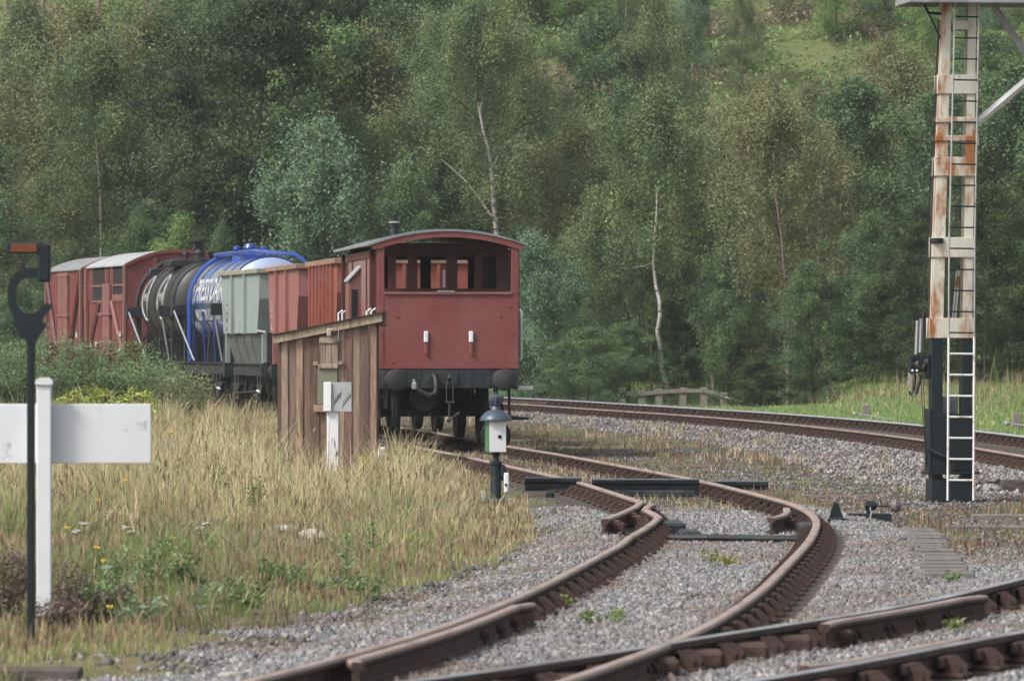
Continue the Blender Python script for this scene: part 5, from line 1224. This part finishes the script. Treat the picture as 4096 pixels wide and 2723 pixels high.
for i, (u, v, vb) in enumerate(((88, 346, 360), (52, 343, 356), (128, 343, 372), (112, 350, 365), (137, 345, 372), (70, 350, 362), (30, 350, 362))):
    y = 110; k = F/y; x = (u-U0)/k; z = gh(x, y); h = CH-(v-V0)/k-z; r = np.random.default_rng(760+i)
    t = empty('seeding_dock', (x, y, z), 0, 'tall seeding dock stalk poking out above the green thicket', 'weed', 'dock stalks above the thicket')
    m = MB(); m.tube([(0, 0, 0), (.02, 0, h*.5), (.06*r.normal(), 0, h)], [.014, .01, .005], 4); m.build('stem', M_BARKD, t)
    C = np.array([(r.normal(0, .05), r.normal(0, .05), h*f) for f in np.linspace(.62, 1, 16)]); V, K = leaves_np(C, np.tile((.07, .07, .05), (16, 1)), 16, np.tile(((.16, .09, .06) if i % 2 else (.17, .17, .07)), (16, 1)), .06, .0, 860+i)
    link('foliage', fast_mesh('foliage', V, None, M_LEAF, K), t)

# ------------------------------------------------------------------ grass
def blades(x, y, h, w_, col, seed, lean=.25, headshare=0., headcol=(.2, .12, .08), two=True):
    r = np.random.default_rng(seed); N = len(x); z = ground_h(x, y)-.02; b = np.stack([x, y, z], 1)
    a = r.uniform(0, 2*PI, N); ld = np.stack([np.cos(a), np.sin(a), np.zeros(N)], 1)*(h*np.abs(r.normal(0, lean, N)))[:, None]
    wa = r.normal(0, .6, N); wd = np.stack([np.cos(wa), np.sin(wa), np.zeros(N)], 1)*w_[:, None]*.5
    mid = b+ld*.3+np.stack([0*h, 0*h, h*.55], 1); tip = b+ld+np.stack([0*h, 0*h, h*.97], 1)
    q1 = np.stack([b-wd, b+wd, mid+wd*.8, mid-wd*.8], 1); q2 = np.stack([mid-wd*.8, mid+wd*.8, tip+wd*.15, tip-wd*.15], 1)
    V = np.concatenate([q1, q2]).reshape(-1, 3); K = np.concatenate([col, col*1.06])
    if headshare > 0:
        s = r.random(N) < headshare; c = tip[s]; n = s.sum(); up = np.stack([r.normal(0, .012, n), r.normal(0, .012, n), np.full(n, 1.)*r.uniform(.03, .08, n)], 1)
        hw_ = wd[s]/np.maximum(np.linalg.norm(wd[s], axis=1), 1e-6)[:, None]*r.uniform(.005, .011, n)[:, None]
        V = np.concatenate([V, np.stack([c-up, c+hw_, c+up, c-hw_], 1).reshape(-1, 3)]); K = np.concatenate([K, np.array(headcol)*r.uniform(.7, 1.5, (n, 1))])
    return V, np.clip(K, .005, 1)
STRAW = np.array((.68, .59, .375)); TAN = np.array((.46, .37, .255)); GRN = np.array((.19, .28, .085)); LIME = np.array((.31, .39, .11)); BRN = np.array((.20, .15, .115)); OLV = np.array((.34, .35, .165))
def pick(x, y, r, wts):
    """wts: list of (colour, weight array)"""
    W = np.stack([w_ for _, w_ in wts], 1); W = W/W.sum(1, keepdims=True); c = np.cumsum(W, 1); i = (r.random(len(x))[:, None] > c).sum(1)
    return np.array([c_ for c_, _ in wts])[np.clip(i, 0, len(wts)-1)]*r.uniform(.72, 1.28, (len(x), 1))
def edge(y): return np.interp(y, [30, 34, 44, 50, 58, 66, 70, 80, 130], [2.7, 2.6, 2.1, 2.0, 1.95, 1.65, 1.3, 1.0, .95])
r = np.random.default_rng(11)
def left_field():
    N = 1200000; y = 29.5+r.random(N)**1.15*98; x = -y*.098-1.5+r.random(N)*(y*.098+5.5); d = SC.x(y)-x
    cl = fbm(x, y, .55, 21); big = fbm(x, y, 2.6, 22); ins = d-edge(y)+(cl-.5)*.5
    fr = 1-sstep(36, 50, y); keep = (ins > 0)&(cl > .30+.06*fr+.20*r.random(N)*fr+.25*(1-sstep(0, 1.1, ins))); 
    tallness = sstep(.2, 1.8, ins)*sstep(33, 43, y+(big-.5)*12)*(.35+.65*sstep(36, 48, y+(cl-.5)*10)); 
    x, y, d, cl, big, ins, tallness = (a[keep] for a in (x, y, d, cl, big, ins, tallness))
    h = (.05+.09*cl)+tallness*(.10+.42*sstep(.25, .75, cl))*r.uniform(.5, 1.25, len(x))*(.75+.7*sstep(.4, .65, big)); h = np.where(r.random(len(x)) < .015, h*1.45+.1, h)
    h = np.where((np.abs(x-(235-U0)/F*50) < 1.3)&(np.abs(y-49) < 5), h*.55, h)
    h = np.where(((x/y*F+U0) < 120)&(y < 44), np.minimum(h, .48), h)
    uu = x/y*F+U0; inhut = sstep(262, 280, uu)*(1-sstep(378, 392, uu))*sstep(56, 62, y)*(1-sstep(80, 82, y)); h *= 1-.62*inhut; h *= 1+.35*sstep(384, 396, uu)*(1-sstep(440, 470, uu))*sstep(64, 70, y)*(1-sstep(82, 86, y))
    g1 = sstep(.50, .68, fbm(x, y, 1.5, 33))*np.interp(y, [34, 42, 55, 80, 110], [1.2, 1.4, .8, .3, .5])
    wts = [(STRAW, .25+2.2*sstep(44, 58, y)*sstep(.35, .6, big)), (STRAW*1.15, .6*sstep(50, 62, y)), (TAN, .35+.5*sstep(.45, .65, cl)), (OLV, np.full(len(x), .75)), (GRN, .35+2.4*g1), (LIME, .12+.35*(tallness < .3)), (BRN, .15+.9*sstep(.55, .7, fbm(x, y, 1.1, 44)))]
    col = pick(x, y, r, wts); w_ = np.interp(y, [30, 60, 120], [.0042, .0062, .012])*r.uniform(.6, 1.5, len(x))
    return blades(x, y, h, w_, col, 12, .42, .10, (.27, .20, .13))
V, K = left_field(); tag(link('tall_grass', fast_mesh('tall_grass', V, None, M_GRASS, K)), 'tall dry straw and green grass filling the ground left of the siding', 'grass', kind='stuff')
def region(N, y0, y1, cond, hf, wts, name, label, seed, wid=(.008, .012), head=0., power=1., lean=.3, xmul=.098):
    N = int(N*1.25)
    r = np.random.default_rng(seed); y = y0+r.random(N)**power*(y1-y0); x = r.uniform(-1, 1, N)*(y*xmul+1.8); kp = cond(x, y, r); x, y = x[kp], y[kp]
    h = hf(x, y, r); col = pick(x, y, r, wts(x, y)); w_ = np.interp(y, [30, 150], wid)*r.uniform(.7, 1.4, len(x))
    V, K = blades(x, y, h, w_, col, seed+1, lean, head); tag(link(name, fast_mesh(name, V, None, M_GRASS, K)), label, 'grass', kind='stuff')
one = lambda x: np.ones(len(x))
# yard between siding and main line
def c_yard(x, y, r):
    m_, n1, n2 = ground_masks(x, y); cl = fbm(x, y, .9, 51); dm = np.where(y > 74, x-MC.x(y), -9)
    return (m_ < .5)&(x > SC.x(y)+1.0)&(dm < -1.9)&(cl+.25*fbm(x, y, .25, 52) > .70+.08*r.random(len(x)))
region(420000, 47, 128, c_yard, lambda x, y, r: (.015+.045*r.random(len(x)))*(1+2.2*sstep(.68, .85, fbm(x, y, .9, 51))), lambda x, y: [(TAN*.7, .9*one(x)), (STRAW*.75, .3*one(x)), (OLV*.7, .9*one(x)), (GRN*.8, .8*sstep(.4, .6, fbm(x, y, 3, 53))+.1), (BRN, .5*one(x))], 'yard_grass', 'thin dry grass tufts on the bare ground between the siding and the main line', 60, (.008, .014), .12)
region(50000, 60, 92, lambda x, y, r: (np.abs(x-SC.x(y)) < .62)&(fbm(x, y, .7, 55) > .45), lambda x, y, r: .03+.10*r.random(len(x)), lambda x, y: [(TAN, one(x)), (STRAW, .6*one(x)), (OLV, .6*one(x))], 'track_grass', 'short dry grass growing between the rails of the siding', 70, (.008, .012), .1)
region(160000, 30, 80, lambda x, y, r: (SC.x(y)-x > 1.25)&(SC.x(y)-x < edge(y)+.3)&(fbm(x, y, .6, 58)+.3*fbm(x, y, .2, 59) > .66), lambda x, y, r: .015+.07*r.random(len(x))**2, lambda x, y: [(OLV*.8, one(x)), (GRN, .8*one(x)), (LIME*.9, .6*one(x)), (TAN*.8, .7*one(x)), (BRN, .4*one(x))], 'edge_grass', 'mossy short grass creeping over the ballast edge left of the siding', 71, (.007, .011), .0)
region(200000, 38, 64, lambda x, y, r: (x > SC.x(y)+1.3)&(fbm(x, y, 1.4, 68) > .50)&(fbm(x, y, .3, 69) > .45)&(y > 44+5*fbm(x, y, 2, 70)), lambda x, y, r: .012+.05*r.random(len(x))**2, lambda x, y: [(OLV*.7, one(x)), (GRN*.8, .5*one(x)), (LIME*.7, .4*one(x)), (TAN*.65, one(x)), (BRN, .9*one(x))], 'moss_cover', 'mossy low growth over the old ballast right of the siding', 73, (.008, .012), .0)
# tufts on the main line shoulder
def c_sh(x, y, r): dm = x-MC.x(y); return (dm < -1.9)&(dm > -5.2)&(fbm(x, y, .8, 57) > .70)
region(260000, 82, 140, c_sh, lambda x, y, r: .06+.16*r.random(len(x)), lambda x, y: [(TAN, one(x)), (STRAW, .8*one(x)), (BRN, .6*one(x)), (OLV, .3*one(x))], 'shoulder_grass', 'dry brown grass tufts along the edge of the main line ballast', 72, (.008, .014), .1)
# verge
def c_v(x, y, r): dm = x-MC.x(y); return (dm > 1.75)&(dm < 26)&~((x > -1)&(x < 8.5)&(y > 146)&(y < 158.5))
region(420000, 88, 172, c_v, lambda x, y, r: (.10+.16*r.random(len(x)))*(1+.5*fbm(x, y, 2, 61)), lambda x, y: [(np.array((.20, .32, .10)), 1.2*one(x)), (np.array((.26, .37, .13)), .8*one(x)), (OLV, .35+.8*sstep(.5, .7, fbm(x, y, 3, 62))), (STRAW, .1+.4*sstep(.55, .7, fbm(x, y, 2, 63)))], 'verge_grass', 'fresh green grass on the verge beyond the main line', 74, (.014, .026), 0.)
def c_t(x, y, r):
    dm = x-MC.x(y); u = x/y*F+U0; return (dm > 5.0+2*fbm(x, y, 3, 66))&(u > 690)&(fbm(x, y, 1.2, 65) > .44)
region(26000, 116, 156, c_t, lambda x, y, r: (.2+.95*r.random(len(x))**2.2)*(.15+1.25*fbm(x, y, 1.8, 67)**1.5), lambda x, y: [(TAN*.8, one(x)), (STRAW*.7, .7*one(x)), (np.array((.26, .17, .10)), .9*one(x)), (OLV*.8, .5*one(x)), (GRN, .5*one(x))], 'tall_dry_stems', 'tall tan dry grass stems in front of the wood beyond the verge', 76, (.012, .017), .5, lean=.22)

# ------------------------------------------------------------------ loose stones
def stones(N, y0, y1, cond, sz, name, label, seed, palette, power=1., emb=.35):
    N = int(N*1.3)
    r = np.random.default_rng(seed); y = y0+r.random(N)**power*(y1-y0); x = r.uniform(-1, 1, N)*(y*.098+1.6); kp = cond(x, y, r); x, y = x[kp], y[kp]; n = len(x)
    z = ground_h(x, y); s = r.uniform(sz[0], sz[1], n)*np.exp(r.normal(0, .18, n))
    base = np.array([(1, 0, 0), (-1, 0, 0), (0, 1, 0), (0, -1, 0), (0, 0, 1), (0, 0, -1)], float)
    P = base[None]*(1+r.uniform(-.35, .35, (n, 6, 1)))+r.normal(0, .16, (n, 6, 3)); P *= (s[:, None]*np.array([1, 1, 1])*r.uniform(.7, 1.2, (n, 3)))[:, None, :]
    a = r.uniform(0, 6.28, n); ca, sa = np.cos(a), np.sin(a); b = r.normal(0, .5, n); cb, sb = np.cos(b), np.sin(b)
    X = P[..., 0]; Y = P[..., 1]*cb[:, None]-P[..., 2]*sb[:, None]; Z = P[..., 1]*sb[:, None]+P[..., 2]*cb[:, None]
    P = np.stack([X*ca[:, None]-Y*sa[:, None]+x[:, None], X*sa[:, None]+Y*ca[:, None]+y[:, None], Z+(z+s*emb)[:, None]], -1)
    T = np.array([(0,2,4),(2,1,4),(1,3,4),(3,0,4),(2,0,5),(1,2,5),(3,1,5),(0,3,5)]); Fc = (np.arange(n)[:, None, None]*6+T[None]).reshape(-1, 3)
    pal = np.array(palette); c = pal[r.integers(0, len(pal), n)]*r.uniform(.7, 1.3, (n, 1))
    dr = np.minimum(np.abs(np.abs(x-SC.x(y))-G2), np.where(y < 45, np.abs(np.abs(x-FC.x(np.clip(y, 20, 46)))-G2)*.94, 9)); dr = np.minimum(dr, np.where(y > 74, np.abs(np.abs(x-MC.x(y))-G2), 9))
    rst = ((1-sstep(.06, .34, dr))*.75*(r.random(n) < .8)+.45*sstep(.48, .68, fbm(x, y, 1.1, 88)))[:, None]; c = c*(1-rst)+np.array((.15, .10, .075))*rst*r.uniform(.7, 1.3, (n, 1))
    tag(link(name, indexed_mesh(name, P.reshape(-1, 3), Fc, M_STONE, np.repeat(c, 6, 0))), label, 'ballast', kind='stuff')
PG = [(.25, .25, .26), (.18, .185, .195), (.33, .32, .315), (.12, .125, .135), (.22, .20, .185), (.26, .23, .21), (.15, .155, .165)]
PD = [(.10, .10, .105), (.16, .155, .155), (.07, .07, .075), (.24, .23, .22), (.13, .11, .10)]
def c_b(x, y, r): return ground_masks(x, y)[0] > .25+.4*r.random(len(x))
stones(300000, 25, 62, c_b, (.0115, .0215), 'ballast_stones', 'loose grey ballast stones around the crossing tracks', 81, PG, 1.15)
stones(70000, 62, 152, lambda x, y, r: c_b(x, y, r)&(y > 70)&(x > SC.x(y)+1.5), (.022, .036), 'ballast_stones', 'pale ballast stones along the shoulder of the main line', 82, [(.27, .25, .24), (.22, .21, .205), (.33, .31, .295), (.16, .15, .15)], 1.3)
stones(110000, 30, 100, lambda x, y, r: (ground_masks(x, y)[0] < .4)&(x > SC.x(y)-edge(y))&(x > SC.x(y)-3.4)&(np.where(y > 74, x-MC.x(y), -9) < -2)&(fbm(x, y, 1.3, 83) > .34), (.012, .026), 'cinders', 'dark cinders and small stones scattered over the yard ground', 83, PD, 1.1, .2)
stones(12000, 30, 62, lambda x, y, r: (x < SC.x(y)-1.4)&(x > SC.x(y)-4.6)&(fbm(x, y, 1.1, 87) > .5), (.014, .03), 'dark_ballast_stones', 'dark old ballast stones beside the rusty siding at the grass edge', 85, PD+PG[:2], 1., .25)

# ------------------------------------------------------------------ small things in the grass
for i, (u, v, s, lab) in enumerate(((246, 528, .10, 0), (262, 536, .15, 1), (272, 530, .10, 1), (284, 528, .13, 2), (300, 529, .07, 0), (296, 536, .09, 0), (312, 533, .14, 2), (306, 541, .10, 0), (252, 541, .09, 0), (276, 543, .11, 0), (317, 537, .07, 0))):
    y = 50.5-(v-528)*.22; p = px(u, v, y); r = np.random.default_rng(900+i); bm = bmesh.new(); bmesh.ops.create_icosphere(bm, subdivisions=2, radius=s*.85)
    for q in bm.verts: q.co = Vector((q.co.x*1.2, q.co.y, q.co.z*.65))*(1+r.normal(0, .13))
    me = bpy.data.meshes.new('rubble_stone'); bm.to_mesh(me); bm.free(); me.materials.append(M_CONC if lab == 2 else M_ROCK)
    o = link('rubble_stone', me, None, (p.x, y, p.z-.03)); tag(o, ['small brown rubble stone in the heap in the long grass', 'brown lump of rubble in the heap in the long grass', 'pale flat stone lying on the rubble heap in the grass'][lab], 'stone', 'rubble heap in the long grass')
def flower(u, v, y, mt, label, group, s=.014):
    p = px(u, v, y); z = gh(p.x, y); t = empty('wild_flower', (p.x, y, z), 0, label, 'flower', group); h = p.z-z
    m = MB(); m.tube([(0, 0, 0), (.02, 0, h*.6), (0, 0, h)], [.003, .003, .002], 4); m.build('stem', mat('green_stem', (.10, .16, .05), .7), t)
    m = MB()
    for a in range(7):
        c, d = math.cos(a*.9)*s, math.sin(a*.9)*s; m.lathe([(.004, -.4*s), (s*.6, 0), (.004, .4*s)], 'z', (c, d, h+random.uniform(-.4, .4)*s), 6)
    m.build('flower_head', mt, t)
for (u, v, y) in ((171, 432, 47), (126, 480, 44), (276, 536, 47.8), (270, 541, 47.2), (302, 549, 46.5), (216, 404, 80), (394, 482, 62), (98, 500, 42)): flower(u, v, y, M_ORG, 'small orange wild flower in the dry grass', 'orange wild flowers')
for (u, v, y) in ((68, 527, 39), (97, 547, 38), (104, 560, 38), (176, 540, 45), (110, 606, 35.5), (171, 536, 45.2), (255, 563, 42), (250, 571, 41), (220, 545, 44), (342, 483, 58)): flower(u, v, y, M_YEL, 'small yellow wild flower in the green grass', 'yellow wild flowers')
for (u, v, y) in ((84, 523, 40), (77, 531, 40), (127, 527, 43), (200, 528, 46), (206, 523, 47), (132, 531, 42)): flower(u, v, y, M_CONC, 'pale seed head standing in the green grass', 'pale seed heads', .026)
# mullein and broad leaved plant
p = px(364, 457, 60.5); z = gh(p.x, 60.5); h = p.z-z
t = empty('mullein', (p.x, 60.5, z), 0, 'tall mullein spike with yellow flowers in front of the plank hut', 'plant')
MB().tube([(0, 0, 0), (.01, 0, h*.5), (0, 0, h)], [.016, .012, .008], 5).build('stem', mat('green_stem', (.10, .16, .05), .7), t)
r = np.random.default_rng(5)
C = np.array([(r.normal(0, .015), r.normal(0, .015), h*f) for f in np.linspace(.72, 1, 16)]); V, K = leaves_np(C, np.tile((.03, .03, .02), (16, 1)), 22, np.tile((.62, .50, .05), (16, 1)), .03, 0, 3); link('flower_spike', fast_mesh('flower_spike', V, None, M_LEAF, K), t)
C = np.array([(r.normal(0, .03), r.normal(0, .03), h*f) for f in np.linspace(.05, .7, 22)]); V, K = leaves_np(C, np.tile((.06, .06, .02), (22, 1)), 10, np.tile((.26, .33, .09), (22, 1)), .11, -.4, 4, asp=.35); link('leaves', fast_mesh('leaves', V, None, M_LEAF, K), t)
for (u, vb, vt, y, col, lab) in ((346, 580, 533, 43.5, (.22, .32, .17), 'pale broad leaved plant beside the rubble heap'), (372, 545, 520, 47, (.2, .28, .1), 'small leafy plant beyond the pale broad leaved one')):
    p = px(u, vt, y); z = gh(p.x, y); h = p.z-z; t = empty('broad_leaved_plant', (p.x, y, z), 0, lab, 'plant'); m = MB(); m.tube([(0, 0, 0), (.01, 0, h)], [.012, .005], 5); m.build('stem', mat('green_stem', (.10, .16, .05), .7), t)
    m = MB(); r = np.random.default_rng(int(u))
    for i in range(17):
        f = i/17; a = i*2.4; ln = (.17*(1-f*.6))*r.uniform(.8, 1.2); zz = h*(.12+.86*f); c, s_ = math.cos(a), math.sin(a); wv = ln*.2
        m.col = tuple(np.array(col)*r.uniform(.75, 1.2)); P0 = (0, 0, zz); P1 = (c*ln*.55-s_*wv, s_*ln*.55+c*wv, zz+ln*.42); P2 = (c*ln, s_*ln, zz+ln*.3); P3 = (c*ln*.55+s_*wv, s_*ln*.55-c*wv, zz+ln*.42); m.add([P0, P1, P2, P3], [(0, 1, 2, 3)])
    m.build('leaves', M_LEAF, t)
def clump(u, v, y, h, w_, col, ls, label, group, seed, name='weed_clump', n=40, nl=40, asp=.5):
    p = px(u, v, y); z = gh(p.x, y); t = empty(name, (p.x, y, z), 0, label, 'weed', group); r = np.random.default_rng(seed); m = MB(); C = []
    for i in range(9):
        a = r.uniform(0, 6.28); d = np.array([math.cos(a)*w_*r.random(), math.sin(a)*w_*r.random(), h*r.uniform(.6, 1.1)]); m.tube([(0, 0, 0), tuple(d*.5), tuple(d)], [.008, .005, .003], 4)
        for q in range(n//9): C.append(d*r.uniform(.25, 1.02)+r.normal(0, .03, 3))
    m.build('stem', mat('green_stem', (.10, .16, .05), .7), t); C = np.array(C); C[:, 2] = np.abs(C[:, 2])
    V, K = leaves_np(C, np.tile((.07, .07, .05), (len(C), 1)), nl, np.tile(col, (len(C), 1))*r.uniform(.75, 1.3, (len(C), 1)), ls, .1, seed+1, asp=asp); link('foliage', fast_mesh('foliage', V, None, M_LEAF, K), t)
for i, (u, v, y, h) in enumerate(((4, 600, 37, .5), (14, 590, 38, .4), (66, 610, 36.6, .32), (80, 596, 37.6, .34), (58, 622, 35.8, .25), (100, 606, 37, .22))): clump(u, v, y, h, .22, (.17, .125, .105), .03, 'brown withered weed clump by the foot of the white sign post', 'brown weed clumps by the white sign post', 2000+i*3, 'withered_weed')
for i, (u, v, y, h) in enumerate(((110, 560, 40, .42), (135, 566, 39.5, .38), (160, 560, 40.5, .4), (185, 572, 39.5, .3), (150, 545, 42, .42), (95, 600, 37, .28), (205, 550, 43, .35), (240, 590, 39, .2), (345, 588, 41, .12), (270, 575, 41, .25))): clump(u, v, y, h, .25, (.19, .26, .11), .04, 'fresh green leafy weed clump low in the dry grass', 'green weed clumps in the dry grass', 2100+i*3)
for i, (u, v, y, h) in enumerate(((190, 600, 37.5, .2), (128, 610, 36.6, .22), (215, 585, 39, .2), (120, 590, 38, .3))): clump(u, v, y, h, .2, (.30, .38, .24), .075, 'pale broad leaved weed low in the grass before the track', 'pale broad leaved weeds', 2200+i*3, 'pale_weed', 18, 9, .4)
for i, (u, v, y, h) in enumerate(((235, 470, 58, .75), (218, 476, 56, .7), (255, 480, 54, .6), (420, 470, 62, .6), (405, 462, 66, .65))): clump(u, v, y, h, .16, (.14, .19, .085), .035, 'tall dark green weed standing above the straw grass', 'tall dark weeds in the straw grass', 2300+i*3, 'tall_weed', 30, 16)
# sparse weeds on the ballast
for i, (u, v, y, col) in enumerate(((622, 608, 36.2, (.20, .28, .08)), (590, 610, 36.0, (.2, .28, .08)), (562, 585, 38.5, (.2, .28, .08)), (725, 555, 45, (.30, .30, .08)), (711, 553, 45.5, (.24, .28, .08)), (958, 566, 43.5, (.14, .2, .07)), (955, 615, 35.2, (.2, .24, .1)))):
    p = px(u, v, y); z = gh(p.x, y); t = empty('ballast_weed', (p.x, y, z), 0, 'tiny green weed growing out of the ballast', 'weed', 'weeds in the ballast'); r = np.random.default_rng(950+i)
    C = r.normal(0, .04, (6, 3))*np.array([1, 1, .4])+np.array([0, 0, .07]); V, K = leaves_np(C, np.tile((.04, .04, .03), (6, 1)), 14, np.tile(col, (6, 1)), .035, 0, 960+i); link('leaves', fast_mesh('leaves', V, None, M_LEAF, K), t)
# ------------------------------------------------------------------ haze
hz = MB().box(-125, 125, -8, 930, -2.5, 68).build('haze', [bpy.data.materials.new('haze_air')])
hm_ = hz.data.materials[0]; hm_.use_nodes = True; n = hm_.node_tree; n.nodes.remove(n.nodes['Principled BSDF'])
pv = n.nodes.new('ShaderNodeVolumePrincipled'); pv.inputs['Density'].default_value = .00021; pv.inputs['Color'].default_value = (.86, .92, 1, 1); pv.inputs['Anisotropy'].default_value = .0
n.links.new(pv.outputs[0], n.nodes['Material Output'].inputs['Volume'])
tag(hz, 'thin grey blue haze filling the valley air', 'haze', kind='stuff')
